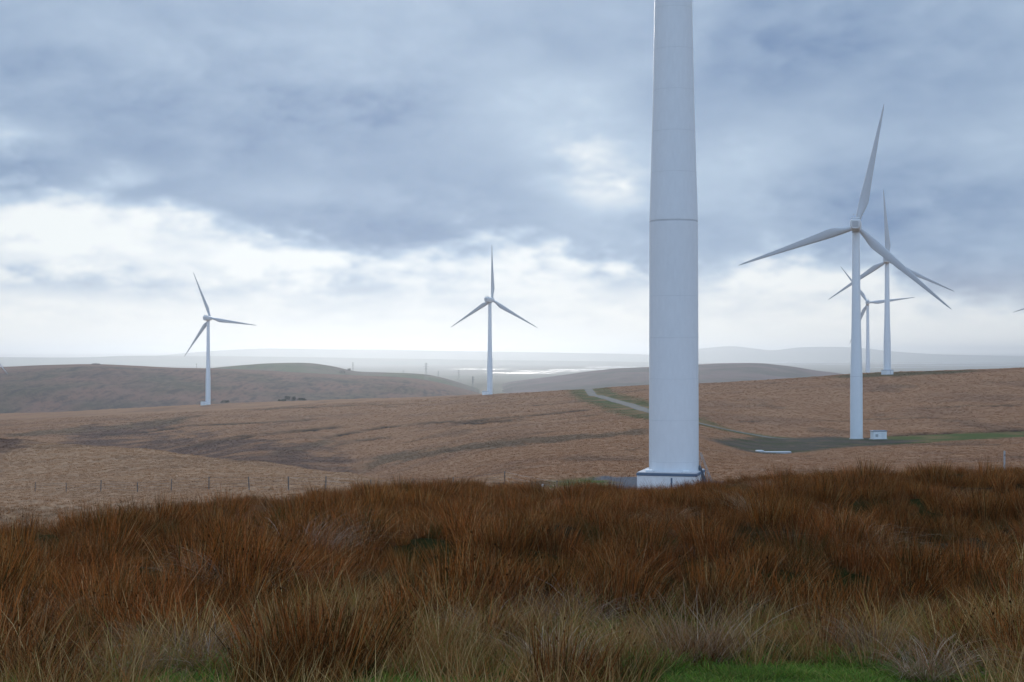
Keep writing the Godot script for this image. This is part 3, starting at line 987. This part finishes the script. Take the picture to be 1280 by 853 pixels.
	print("tufts ", tspots[0].size() + tspots[1].size(), " ", Time.get_ticks_msec())
	scatter("moor_grass", "dry pinkish-brown moor grass covering the open hillside", "grass", tufts[0], gm, tspots[0])
	scatter("moor_grass", "dry low moor grass tufts among the hillside grass", "grass", tufts[1], gm, tspots[1])

func tussocks() -> void:
	# the pale drooping tussocks that stand out singly; photograph place of the foot
	for a in [[222, 812, 1.0, 0.75, 0.8, "bleached grey tussock hanging over at left, above the green turf"], [604, 798, 0.85, 0.7, 0.9, "arching pinkish tussock in the middle, dark hollow beside it"],
		[700, 842, 0.9, 0.6, 0.7, "pale bent tussock at the bottom edge, right of centre"], [868, 822, 1.25, 0.55, 0.35, "broad straw tussock leaning over the left end of the green lawn"],
		[1078, 806, 0.8, 0.8, 1.0, "flattened pale tussock behind the green lawn"], [1166, 846, 0.9, 0.6, 0.8, "pale tussock at the right end of the green lawn"],
		[908, 672, 1.2, 0.9, 1.1, "white-grey flattened tussock alone in the rusty rushes at right"], [145, 843, 0.7, 0.7, 0.9, "low dark-rooted tussock in the turf at bottom left"],
		[405, 712, 1.2, 0.7, 0.8, "grey-green tussock high in the rushes left of centre"]]:
		var g := ground_at(a[0], a[1], 5.0, 60.0)
		var o := part("grass_tussock", clump(460, 0.22 * a[2], 0.26 * a[2], 0.62 * a[2], a[3], a[4], 0.0022, 5, PALE, 600 + int(a[0]), 0.3), M.grass, self, g)
		tag(o, a[5], "tussock", "bleached tussocks among the rushes")

# ---------------------------------------------------------------- turbines
func blade_mesh(r0: float, r1: float) -> ArrayMesh:
	# along +y from the hub centre, chord along x, thickness along z; leading edge towards -x
	var secs := 22
	var ring := 20
	var pts := []
	for s in secs + 1:
		var t := s / float(secs)
		var y := lerpf(r0, r1, t)
		var chord: float
		if t < 0.20:
			var k := smoothstep(0.02, 0.20, t)
			chord = lerpf(1.45, 2.75, k)
		else:
			chord = lerpf(2.75, 0.32, pow((t - 0.20) / 0.80, 0.85))
		if t > 0.97: chord *= lerpf(1.0, 0.35, (t - 0.97) / 0.03)
		var round := 1.0 - smoothstep(0.02, 0.18, t)
		var thick := lerpf(lerpf(0.26, 0.14, t), 1.0, round)
		var twist := deg_to_rad(lerpf(16.0, -1.0, pow(t, 0.55)))
		var bendz := -0.9 * t * t
		var row := []
		for i in ring:
			var a := TAU * i / ring
			var cx := cos(a) * 0.5
			var cz := sin(a) * 0.5 * thick
			if round < 1.0:
				# pointed trailing edge
				var q := 0.5 - cx
				cz = lerpf(cz, sign(sin(a)) * thick * 0.5 * (1.9 * sqrt(maxf(1.0 - q, 0.0)) * maxf(q, 0.0) * 1.35), (1.0 - round) * 0.9)
			var p := Vector2((cx + lerpf(0.18, 0.0, round)) * chord, cz * chord).rotated(twist)
			row.append(Vector3(p.x, y, p.y + bendz))
		pts.append(row)
	var st := mb()
	for s in secs:
		for i in ring:
			var j := (i + 1) % ring
			st.set_smooth_group(1)
			for v in [pts[s][i], pts[s][j], pts[s + 1][j], pts[s][i], pts[s + 1][j], pts[s + 1][i]]:
				st.add_vertex(v)
	for e in [0, secs]:
		st.set_smooth_group(3)
		for i in range(1, ring - 1):
			for v in ([pts[e][0], pts[e][i + 1], pts[e][i]] if e == 0 else [pts[e][0], pts[e][i], pts[e][i + 1]]):
				st.add_vertex(v)
	st.generate_normals()
	return st.commit()

func nacelle_mesh() -> ArrayMesh:
	# along z: rotor end at -z, tail at +z; lofted rounded sections
	var prof := [[-2.3, 1.15, 1.15, 0.0], [-2.2, 1.3, 1.3, 0.0], [-1.0, 1.5, 1.55, 0.02], [1.5, 1.55, 1.68, 0.05], [4.2, 1.5, 1.62, 0.1], [5.6, 1.36, 1.40, 0.2], [5.8, 1.2, 1.22, 0.2]]
	var ring := 32
	var st := mb()
	var rows := []
	for p in prof:
		var row := []
		for i in ring:
			var a := TAU * i / ring
			var cx: float = signf(cos(a)) * pow(absf(cos(a)), 0.42)
			var cy: float = signf(sin(a)) * pow(absf(sin(a)), 0.42)
			# lower edges drawn in
			var nar := 1.0 - 0.22 * clampf(-cy, 0.0, 1.0)
			row.append(Vector3(cx * p[1] * nar, cy * p[2] + p[3], p[0]))
		rows.append(row)
	for s in prof.size() - 1:
		for i in ring:
			var j := (i + 1) % ring
			st.set_smooth_group(1)
			for v in [rows[s][i], rows[s + 1][j], rows[s][j], rows[s][i], rows[s + 1][i], rows[s + 1][j]]:
				st.add_vertex(v)
	for e in [0, prof.size() - 1]:
		st.set_smooth_group(5 + e)
		for i in range(1, ring - 1):
			for v in ([rows[e][0], rows[e][i], rows[e][i + 1]] if e == 0 else [rows[e][0], rows[e][i + 1], rows[e][i]]):
				st.add_vertex(v)
	st.generate_normals()
	return st.commit()

var shapes := {}
func turbine(at: Vector3, hub_h: float, yaw: float, first: float, label: String, hut := "", hut_turn := 0.0) -> Node3D:
	var t := thing("wind_turbine", at)
	tag(t, label, "wind turbine", "wind turbines of the moorland wind farm")
	var k := hub_h / 60.0
	if shapes.is_empty():
		shapes.low = lathe([[-1.5, 1.75], [0.0, 1.75], [8.8, 1.73], [17.56, 1.71]], 64)
		shapes.high = lathe([[17.66, 1.71], [21.0, 1.60], [25.0, 1.47], [29.0, 1.375], [33.0, 1.30], [39.0, 1.21], [46.0, 1.13], [58.2, 1.04]], 64)
		shapes.seam = lathe([[17.56, 1.69], [17.66, 1.69]], 64, false)
		shapes.skirt = lathe([[-0.6, 1.98], [0.08, 1.98], [0.14, 1.92], [0.16, 1.76]], 64)
		shapes.collar = lathe([[58.2, 1.16], [58.45, 1.16]], 48)
		shapes.blade = blade_mesh(0.9, 35.2)
		shapes.nacelle = nacelle_mesh()
		shapes.spinner = lathe([[-1.3, 1.3], [-1.2, 1.38], [0.0, 1.42], [0.8, 1.28], [1.5, 0.85], [1.85, 0.35], [1.95, 0.02]], 40)
		var st := mb()
		box(st, Vector3(0, 1.93, 4.2), Vector3(2.3, 0.42, 1.5), Basis(), 0.06)
		shapes.cooler = st.commit()
		st = mb()
		for i in 5: box(st, Vector3(0, -0.5 + i * 0.32, 5.84), Vector3(1.7, 0.16, 0.05), Basis(Vector3.RIGHT, 0.4))
		shapes.grille = st.commit()
		st = mb()
		bar(st, Vector3(-0.6, 2.1, 4.6), Vector3(-0.6, 3.1, 4.6), 0.05)
		bar(st, Vector3(0.6, 2.1, 4.6), Vector3(0.6, 3.1, 4.6), 0.05)
		bar(st, Vector3(-0.8, 3.0, 4.6), Vector3(0.8, 3.0, 4.6), 0.05)
		shapes.mast = st.commit()
		shapes.root = lathe([[0.7, 0.82], [1.05, 0.82], [1.1, 0.76]], 28)
	var sy := Vector3(1, k, 1)
	part("tower_section", shapes.low, M.tower, t).scale = sy
	part("tower_section", shapes.high, M.tower, t).scale = sy
	part("flange_joint", shapes.seam, M.flange, t).scale = sy
	part("foundation_ring", shapes.skirt, M.concrete, t)
	part("yaw_collar", shapes.collar, M.joint, t).scale = sy
	var top := Node3D.new()
	top.name = "nacelle_assembly"
	var n := part("nacelle", shapes.nacelle, M.paint, t, Vector3(0, hub_h, 0))
	n.rotation.y = yaw
	n.rotation.x = 0.0
	part("cooler", shapes.cooler, M.paint, n)
	part("rear_grille", shapes.grille, M.joint, n)
	part("wind_sensor_mast", shapes.mast, M.steel, n)
	var axis := Basis(Vector3.UP, yaw) * Vector3(0, 0.07, -1).normalized()
	var hub_at := Vector3(0, hub_h, 0) + axis * 3.7
	var basis := Basis(Vector3.UP, yaw) * Basis(Vector3.RIGHT, 0.07)
	var h := part("hub", shapes.spinner, M.paint, t, hub_at)
	h.basis = basis * Basis(Vector3.RIGHT, -PI / 2)
	for i in 3:
		var b := part("blade", shapes.blade, M.blade, t, hub_at)
		b.basis = basis * Basis(Vector3.BACK, -(first + i * TAU / 3.0))
		part("blade_root_collar", shapes.root, M.joint, b)
	top.free()
	if hut:
		var hb := Basis(Vector3.UP, hut_turn)
		var off := hb * (Vector3(-0.15, 0, 0.2) if hut == "round" else Vector3(-2.9, 0, 0.6))
		var w := Vector3(4.15, 2.3, 4.15) if hut == "round" else Vector3(4.0, 2.2, 3.0)
		var st := mb()
		box(st, Vector3(0, w.y * 0.5 - 0.4, 0), Vector3(w.x, w.y + 0.8, w.z), Basis(), 0.03)
		var hh := part("base_housing", st.commit(), M.hut, t, off + Vector3(0, 0, 0))
		hh.basis = hb
		st = mb()
		box(st, Vector3(0, w.y - 0.03, 0), Vector3(w.x + 0.07, 0.18, w.z + 0.07), Basis(), 0.015)
		part("roof_trim", st.commit(), M.trim, hh)
		part("roof_slab", one_box(Vector3(w.x - 0.04, 0.06, w.z - 0.04), 0.02), M.roof, hh, Vector3(0, w.y + 0.092, 0))
		for s in [0.35, 1.97]:
			part("cover_strip", one_box(Vector3(0.11 if s < 1 else 0.13, w.y - 0.24, 0.05)), M.trim if s < 1 else M.hut, hh, Vector3(s, (w.y - 0.24) * 0.5 - 0.0, w.z * 0.5 + 0.012))
		for s in [-1.3, 1.3]:
			part("roof_vent", one_box(Vector3(0.5, 0.14, 0.4), 0.03), M.hut, hh, Vector3(s, w.y + 0.18, 1.5))
	return t

func access_stair(t: Node3D) -> void:
	# steel steps from the tower door down to the pad
	var st := mb()
	var foot := Vector3(2.75, 0.0, 0.5)
	var head := Vector3(1.72, 2.75, 0.5)
	bar(st, head, foot, 0.06, 0.24)
	bar(st, head + Vector3(0, 0, -0.8), foot + Vector3(0, 0, -0.8), 0.06, 0.24)
	var s := part("access_stair", st.commit(), M.dark_steel, t)
	for i in 9:
		var p := foot.lerp(head, (i + 0.7) / 9.5) + Vector3(0, 0, -0.4)
		part("tread", one_box(Vector3(0.24, 0.04, 0.76)), M.dark_steel, s, p)
	for dz in [0.04, -0.84]:
		st = mb()
		bar(st, head + Vector3(0.15, 0.95, dz), foot + Vector3(0.15, 0.95, dz), 0.035)
		for f in [0.05, 0.5, 0.95]:
			var p := foot.lerp(head, f) + Vector3(0, 0, dz)
			bar(st, p, p + Vector3(0.15, 0.95, 0), 0.03)
		part("handrail", st.commit(), M.steel, s)

func build_turbines() -> void:
	M.paint = plain(Color(0.66, 0.69, 0.71), 0.42)
	M.blade = plain(Color(0.52, 0.55, 0.58), 0.45)
	M.tower = plain(Color(0.75, 0.79, 0.82), 0.42)
	M.tower.albedo_texture = grain(0.02, 0.975, 1.0, 512, 5, 21)
	M.tower.uv1_scale = Vector3(3, 1.5, 1)
	M.tower_seam = plain(Color(0.68, 0.72, 0.75), 0.5)
	M.flange = plain(Color(0.55, 0.58, 0.61), 0.6)
	M.joint = plain(Color(0.42, 0.45, 0.48), 0.6)
	M.concrete = plain(Color(0.40, 0.40, 0.39), 0.9)
	M.steel = plain(Color(0.42, 0.43, 0.44), 0.5, 0.6)
	M.dark_steel = plain(Color(0.10, 0.115, 0.14), 0.6, 0.3)
	M.hut = plain(Color(0.80, 0.82, 0.83), 0.6)
	M.hut.albedo_texture = grain(0.03, 0.93, 1.0, 256, 4, 25)
	M.hut.uv1_scale = Vector3(0.25, 0.25, 1)
	M.trim = plain(Color(0.095, 0.145, 0.215), 0.5)
	M.roof = plain(Color(0.50, 0.49, 0.50), 0.8)
	var ds := func(px: float, row: float, d: float) -> Vector3: return Vector3((px - 640.0) / F * d, EYE + d * (HZ - row) / F, -d)
	# nearest: only the tower shows
	var at: Vector3 = ds.call(842.3, 588.0, 100.4)
	at.y = height(at.x, at.z, false) - 0.15
	var t := turbine(at, 68.0, -0.25, 0.0, "tall near tower filling the view from the rushes out of the top", "round", -0.27)
	access_stair(t)
	for y in [3.1, 6.0, 8.9, 11.8, 14.7, 23.4, 26.3, 29.2, 32.1, 35.0, 37.9]:
		var r := 0.0
		var pf := [[0.0, 1.75], [8.8, 1.73], [17.56, 1.71], [17.66, 1.71], [21.0, 1.60], [25.0, 1.47], [29.0, 1.375], [33.0, 1.30], [39.0, 1.21]]
		for i in pf.size() - 1:
			if y / 1.1333 >= pf[i][0] and y / 1.1333 < pf[i + 1][0]: r = lerpf(pf[i][1], pf[i + 1][1], (y / 1.1333 - pf[i][0]) / (pf[i + 1][0] - pf[i][0]))
		part("weld_seam", lathe([[y - 0.03, r - 0.004], [y - 0.02, r + 0.007], [y + 0.02, r + 0.006], [y + 0.03, r - 0.006]], 64, false), M.tower_seam, t)
	# px, row of base, distance, hub height, yaw, first blade angle
	for a in [
		[1070.6, 549.0, 401.0, 60.0, -0.27, 0.22, "large turbine at right with grey pad and white kiosk at its foot", "", 0.0],
		[1109.3, 466.5, 700.0, 55.5, -0.36, -0.055, "turbine standing on the right skyline inside a square white housing", "round", 0.4],
		[1085.0, 470.0, 1090.0, 56.0, -0.30, -0.63, "small far turbine half hidden behind the large right one", "", 0.0],
		[260.0, 505.0, 1000.0, 60.0, -0.25, -0.375, "turbine at left in front of the dark hill", "side", 0.1],
		[612.3, 494.0, 900.0, 60.0, -0.42, 0.01, "turbine in the middle with one blade pointing straight up", "side", 0.1],
		[1325.5, 469.0, 1080.0, 58.0, -0.30, 0.225, "turbine past the right edge with only a blade tip showing", "", 0.0],
		[-30.0, 524.0, 1040.0, 60.0, -0.2, 0.385, "turbine past the left edge with only a blade tip showing", "", 0.0]]:
		at = ds.call(a[0], a[1], a[2])
		var gy := height(at.x, at.z, false)
		var hub_y: float = at.y + a[3]
		at.y = gy + 0.05
		turbine(at, hub_y - at.y, a[4], a[5], a[6], a[7], a[8])

# ---------------------------------------------------------------- smaller things
func kiosk() -> void:
	var g := height(102.5, -399.0, false)
	var t := thing("transformer_kiosk", Vector3(102.3, g, -397.0), 0.1)
	tag(t, "small white transformer kiosk beside the large right turbine", "kiosk")
	part("wall_block", one_box(Vector3(3.8, 2.6, 2.6), 0.03), M.hut, t, Vector3(0, 1.0, 0))
	part("roof", one_box(Vector3(4.2, 0.22, 2.8), 0.03), M.trim, t, Vector3(0, 2.41, 0))
	var v := part("vent_panel", one_box(Vector3(0.75, 0.75, 0.04)), M.joint, t, Vector3(-0.95, 1.15, 1.31))
	for i in 5:
		part("louvre", one_box(Vector3(0.68, 0.05, 0.06)), M.steel, v, Vector3(0, -0.28 + i * 0.14, 0.03))
	part("door", one_box(Vector3(0.95, 1.9, 0.05), 0.01), M.paint, t, Vector3(0.9, 1.05, 1.31))
	part("plinth", one_box(Vector3(4.4, 0.5, 3.0), 0.03), M.concrete, t, Vector3(0, -0.05, 0))

func slab() -> void:
	var p := ground_at(966.0, 566.5, 250.0)
	var t := thing("concrete_culvert", p + Vector3(0, -0.1, 0), 0.12)
	tag(t, "long low white concrete culvert at the edge of the gravel pad", "culvert")
	var mm := plain(Color(0.46, 0.48, 0.50), 0.7)
	mm.albedo_texture = M.hut.albedo_texture
	part("slab", one_box(Vector3(7.0, 0.5, 1.2), 0.08), mm, t, Vector3(0.4, 0.18, 0))
	part("headwall", one_box(Vector3(1.5, 0.95, 1.8), 0.15), mm, t, Vector3(-2.9, 0.25, 0.1))

func fence() -> void:
	M.wood = plain(Color(0.27, 0.22, 0.185), 0.9)
	M.wood.albedo_texture = grain(0.06, 0.6, 1.0, 128, 4, 41)
	M.wire = plain(Color(0.16, 0.16, 0.165), 0.5, 0.6)
	var spots := [[44, 170], [83, 161], [126, 152.5], [172, 144.5], [214, 137.5], [261, 130.5], [312, 123.5], [361, 117.5], [407, 112], [463, 106.5], [517, 102], [567, 98], [631, 93.5], [696, 89.5], [762, 86]]
	var t := thing("wire_fence", Vector3(0, 0, 0))
	tag(t, "long post and wire fence crossing the pale slope behind the rushes", "fence")
	var tops := []
	var o := Vector3.ZERO
	for i in spots.size():
		var d: float = spots[i][1]
		var x: float = (spots[i][0] - 640.0) / F * d
		var g := height(x, -d)
		var p := Vector3(x, g, -d)
		if i == 0:
			o = p
			t.position = o
		rng.seed = 300 + i
		var tall := rng.randf_range(1.12, 1.3)
		var st := mb()
		var lean := Vector3(rng.randfn(0.0, 0.03), 1.0, rng.randfn(0.0, 0.03))
		bar(st, Vector3(0, -0.4, 0), lean * tall, rng.randf_range(0.07, 0.10))
		part("post", st.commit(), M.wood, t, p - o)
		tops.append([p - o, lean * tall])
	for w in [0.95, 0.72, 0.5, 0.28]:
		var st := mb()
		for i in tops.size() - 1:
			var a: Vector3 = tops[i][0] + tops[i][1] * w
			var b: Vector3 = tops[i + 1][0] + tops[i + 1][1] * w
			var prev := a
			for s in range(1, 4):
				var q := a.lerp(b, s / 3.0) - Vector3.UP * 0.04 * sin(PI * s / 3.0)
				bar(st, prev, q, 0.012)
				prev = q
		part("wire", st.commit(), M.wire, t)
	# the lone post at right
	var x := (1255.0 - 640.0) / F * 80.0
	var p := Vector3(x, height(x, -80.0), -80.0)
	var f := thing("fence_post", p)
	tag(f, "lone pale fence post standing above the rushes at far right", "fence post")
	var st := mb()
	bar(st, Vector3(0, -0.4, 0), Vector3(0.02, 1.42, 0.01), 0.085)
	part("post", st.commit(), plain(Color(0.36, 0.35, 0.35), 0.9), f)
	st = mb()
	bar(st, Vector3(0.02, 1.15, 0.06), Vector3(0.02, 1.22, 0.06), 0.06)
	part("wire_staple", st.commit(), M.wire, f)
	# white marker peg by the pad
	x = (678.0 - 640.0) / F * 88.0
	var peg := thing("marker_peg", Vector3(x, height(x, -88.0), -88.0))
	tag(peg, "short white marker peg below the fence near the stony bank", "marker peg")
	part("peg", one_box(Vector3(0.12, 1.0, 0.12), 0.01), M.hut, peg, Vector3(0, 0.35, 0))

func pylon_mesh_parts(t: Node3D, h: float) -> void:
	var wide := func(y: float) -> float: return lerpf(0.11 * h, 0.022 * h, minf(1.0, y / (0.62 * h))) if y < 0.62 * h else lerpf(0.022 * h, 0.008 * h, (y - 0.62 * h) / (0.38 * h))
	for sx in [-1, 1]:
		for sz in [-1, 1]:
			var st := mb()
			var prev := Vector3(sx * wide.call(0.0), -1.0, sz * wide.call(0.0))
			for y in [0.31, 0.62, 1.0]:
				var w: float = wide.call(y * h)
				var p := Vector3(sx * w, y * h, sz * w)
				bar(st, prev, p, 0.2)
				prev = p
			part("leg", st.commit(), M.lattice, t)
	var st2 := mb()
	var n := 9
	for i in n:
		var y0 := h * i / n
		var y1 := h * (i + 1) / n
		var w0: float = wide.call(y0)
		var w1: float = wide.call(y1)
		for s in [-1, 1]:
			bar(st2, Vector3(-w0, y0, s * w0), Vector3(w1, y1, s * w1), 0.1)
			bar(st2, Vector3(w0, y0, s * w0), Vector3(-w1, y1, s * w1), 0.1)
	part("bracing", st2.commit(), M.lattice, t)
	for y in [0.66, 0.79, 0.92]:
		var st := mb()
		var arm: float = h * (0.15 if y == 0.79 else 0.12)
		bar(st, Vector3(-arm, y * h, 0), Vector3(arm, y * h, 0), 0.22)
		bar(st, Vector3(-arm, y * h, 0), Vector3(0, (y + 0.05) * h, 0), 0.2)
		bar(st, Vector3(arm, y * h, 0), Vector3(0, (y + 0.05) * h, 0), 0.2)
		part("crossarm", st.commit(), M.lattice, t)

func pylons() -> void:
	M.lattice = plain(Color(0.16, 0.17, 0.18), 0.7)
	# photograph column and row of the top, distance, height of the foot (0: on the plain)
	for a in [[441, 453.0, 3600.0, -44.0, "lattice pylon on the green hill beside a small copse"], [532.5, 453.5, 3200.0, -61.0, "tallest lattice pylon in the gap behind the dark hill's shoulder"],
		[591, 470.5, 2450.0, -64.0, "lattice pylon lowest in the gap, just left of the middle turbine"], [504, 463.0, 4700.0, 0.0, "faint pylon left of the tallest pylon"],
		[548, 464.0, 4900.0, 0.0, "faint pylon close right of the tallest pylon"], [573.5, 462.0, 4500.0, 0.0, "faint pylon between the tallest and the lowest pylon"]]:
		var d: float = a[2]
		var x: float = (a[0] - 640.0) / F * d
		var y1: float = EYE + d * (HZ - a[1]) / F
		var y0: float = a[3] if a[3] < 0.0 else height(x, -d, false) - 1.0
		var t := thing("electricity_pylon", Vector3(x, y0, -d), 0.5)
		tag(t, a[4], "pylon", "pylons in the valley")
		pylon_mesh_parts(t, y1 - y0)

func bush(at: Vector3, w: float, h: float, label: String, sd: int) -> void:
	var t := thing("gorse_bush", at)
	tag(t, label, "bush", "dark bushes on the far hills")
	rng.seed = sd
	var st := mb()
	var lobes := []
	for i in 9: lobes.append(Vector3(rng.randf_range(-0.42, 0.42) * w, h * rng.randf_range(0.3, 0.62), rng.randf_range(-0.25, 0.25) * w))
	for i in 900:
		var l: Vector3 = lobes[rng.randi() % 9]
		var v := Vector3(rng.randfn(), rng.randfn(), rng.randfn()).normalized() * pow(rng.randf(), 0.4)
		var p := l + v * Vector3(w * 0.17, h * 0.36, w * 0.16)
		p.y = maxf(p.y, 0.1)
		var a := Vector3(rng.randfn(), rng.randfn(), rng.randfn()).normalized() * rng.randf_range(0.25, 0.6)
		var b := a.cross(Vector3(rng.randfn(), rng.randfn(), rng.randfn())).normalized() * rng.randf_range(0.15, 0.35)
		for q in [p - a, p + b, p + a, p - a, p + a, p - b]:
			st.set_normal(a.cross(b).normalized())
			st.add_vertex(q)
	part("foliage", st.commit(), M.bush, t)
	st = mb()
	for i in 5: bar(st, Vector3(lobes[i].x * 0.5, -0.5, lobes[i].z * 0.5), lobes[i], 0.18)
	part("stem", st.commit(), M.wood, t)

func far_things() -> void:
	M.bush = plain(Color(0.045, 0.046, 0.034), 0.9)
	for a in [[0, 281, 503, 11.0, 3.2, "dark bush low on the left hill, just right of the left turbine"], [0, 352, 501.5, 9.0, 3.5, "dark bush at the left end of the thicket on the left hill"],
		[0, 362, 500.5, 14.0, 6.5, "largest dark bush in the thicket on the left hill"], [0, 377, 501, 11.0, 4.0, "dark bush at the right end of the thicket on the left hill"],
		[1, 428, 467.5, 15.0, 10.0, "dark copse on the green hill below the pylon"], [1, 436.5, 463.5, 8.0, 7.0, "small tree on the green hill's skyline at the pylon's foot"]]:
		bush(on_hill(a[0], a[1], a[2]) - Vector3(0, 0.3, 0), a[3], a[4], a[5], 900 + int(a[1]))
	# stone cairn and thin mast on the crest of the left hill
	var p := on_hill(0, 120, 456)
	var c := thing("stone_cairn", p - Vector3(0, 0.4, 0))
	tag(c, "low stone cairn on the crest of the dark left hill", "cairn")
	rng.seed = 41
	var stone := plain(Color(0.11, 0.09, 0.08), 0.95)
	var rock := one_box(Vector3(3.2, 1.3, 2.6), 0.4)
	for i in 34:
		var x := rng.randf_range(-1, 1)
		var o := part("stone", rock, stone, c, Vector3(x * 9.5, (1.0 - x * x) * rng.randf_range(0.2, 1.9), rng.randf_range(-3, 3)))
		o.rotation = Vector3(rng.randfn(0, 0.3), rng.randf() * TAU, rng.randfn(0, 0.3))
	p = on_hill(0, 245, 460.5)
	var m := thing("radio_mast", p)
	tag(m, "thin mast on the left hill's crest beside the left turbine", "mast")
	var st := mb()
	bar(st, Vector3(0, -1, 0), Vector3(0, 7.5, 0), 0.35)
	part("pole", st.commit(), M.lattice, m)
	st = mb()
	bar(st, Vector3(-1.2, 6.6, 0), Vector3(1.2, 6.6, 0), 0.25)
	part("crossarm", st.commit(), M.lattice, m)

# ----------------------------------------------------------------
func _ready() -> void:
	# camera
	var cam := Camera3D.new()
	cam.name = "camera"
	cam.fov = rad_to_deg(2.0 * atan(426.5 / F))
	cam.near = 0.1
	cam.far = 60000.0
	cam.position = Vector3(0, EYE, 0)
	cam.rotation.x = atan((HZ - 426.5) / F)
	add_child(cam)
	cam.current = true
	# noise
	for p in [[n_a, 101, 0.05, 4], [n_b, 202, 0.03, 3], [n_c, 303, 0.02, 4], [n_s, 404, 0.011, 5]]:
		p[0].seed = p[1]
		p[0].noise_type = FastNoiseLite.TYPE_SIMPLEX_SMOOTH
		p[0].frequency = p[2]
		p[0].fractal_octaves = p[3]
	# sky and air
	var env := Environment.new()
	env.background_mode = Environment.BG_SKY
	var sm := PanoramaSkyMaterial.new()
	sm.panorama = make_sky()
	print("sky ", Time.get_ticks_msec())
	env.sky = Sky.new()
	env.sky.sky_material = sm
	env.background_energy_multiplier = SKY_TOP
	env.tonemap_mode = Environment.TONE_MAPPER_LINEAR
	env.tonemap_exposure = 1.0
	env.volumetric_fog_enabled = true
	env.volumetric_fog_density = 0.000068
	env.volumetric_fog_albedo = Color(0.94, 0.97, 1.0)
	env.volumetric_fog_anisotropy = 0.75
	env.sdfgi_enabled = true
	env.ssao_enabled = true
	env.ssil_enabled = true
	var we := WorldEnvironment.new()
	we.name = "air"
	we.environment = env
	add_child(we)
	# veiled sun
	var sun := DirectionalLight3D.new()
	sun.name = "sun"
	sun.light_energy = 0.5
	sun.light_angular_distance = 12.0
	sun.light_color = Color(1.0, 0.97, 0.93)
	sun.shadow_enabled = true
	sun.rotation = Vector3(deg_to_rad(-18.5), deg_to_rad(180.0 + 5.0), 0)      # stands ahead, above the frame, behind the cloud
	add_child(sun)
	# land
	survey()
	survey_pads()
	for p in [[728, 486], [738, 490.5], [748, 495], [764, 500], [785, 506], [808, 513.5], [838, 521], [872, 529], [906, 537], [940, 543.5], [985, 549]]:
		var g := ground_at(p[0], p[1], 300.0)
		track_pts.append(Vector2(g.x, -g.z))
	survey_streaks()
	build_ground()
	print("ground ", Time.get_ticks_msec())
	build_track()
	build_hills()
	build_water()
	# things
	build_turbines()
	kiosk()
	slab()
	fence()
	pylons()
	far_things()
	build_grass()
	tussocks()
	print("done ", Time.get_ticks_msec())
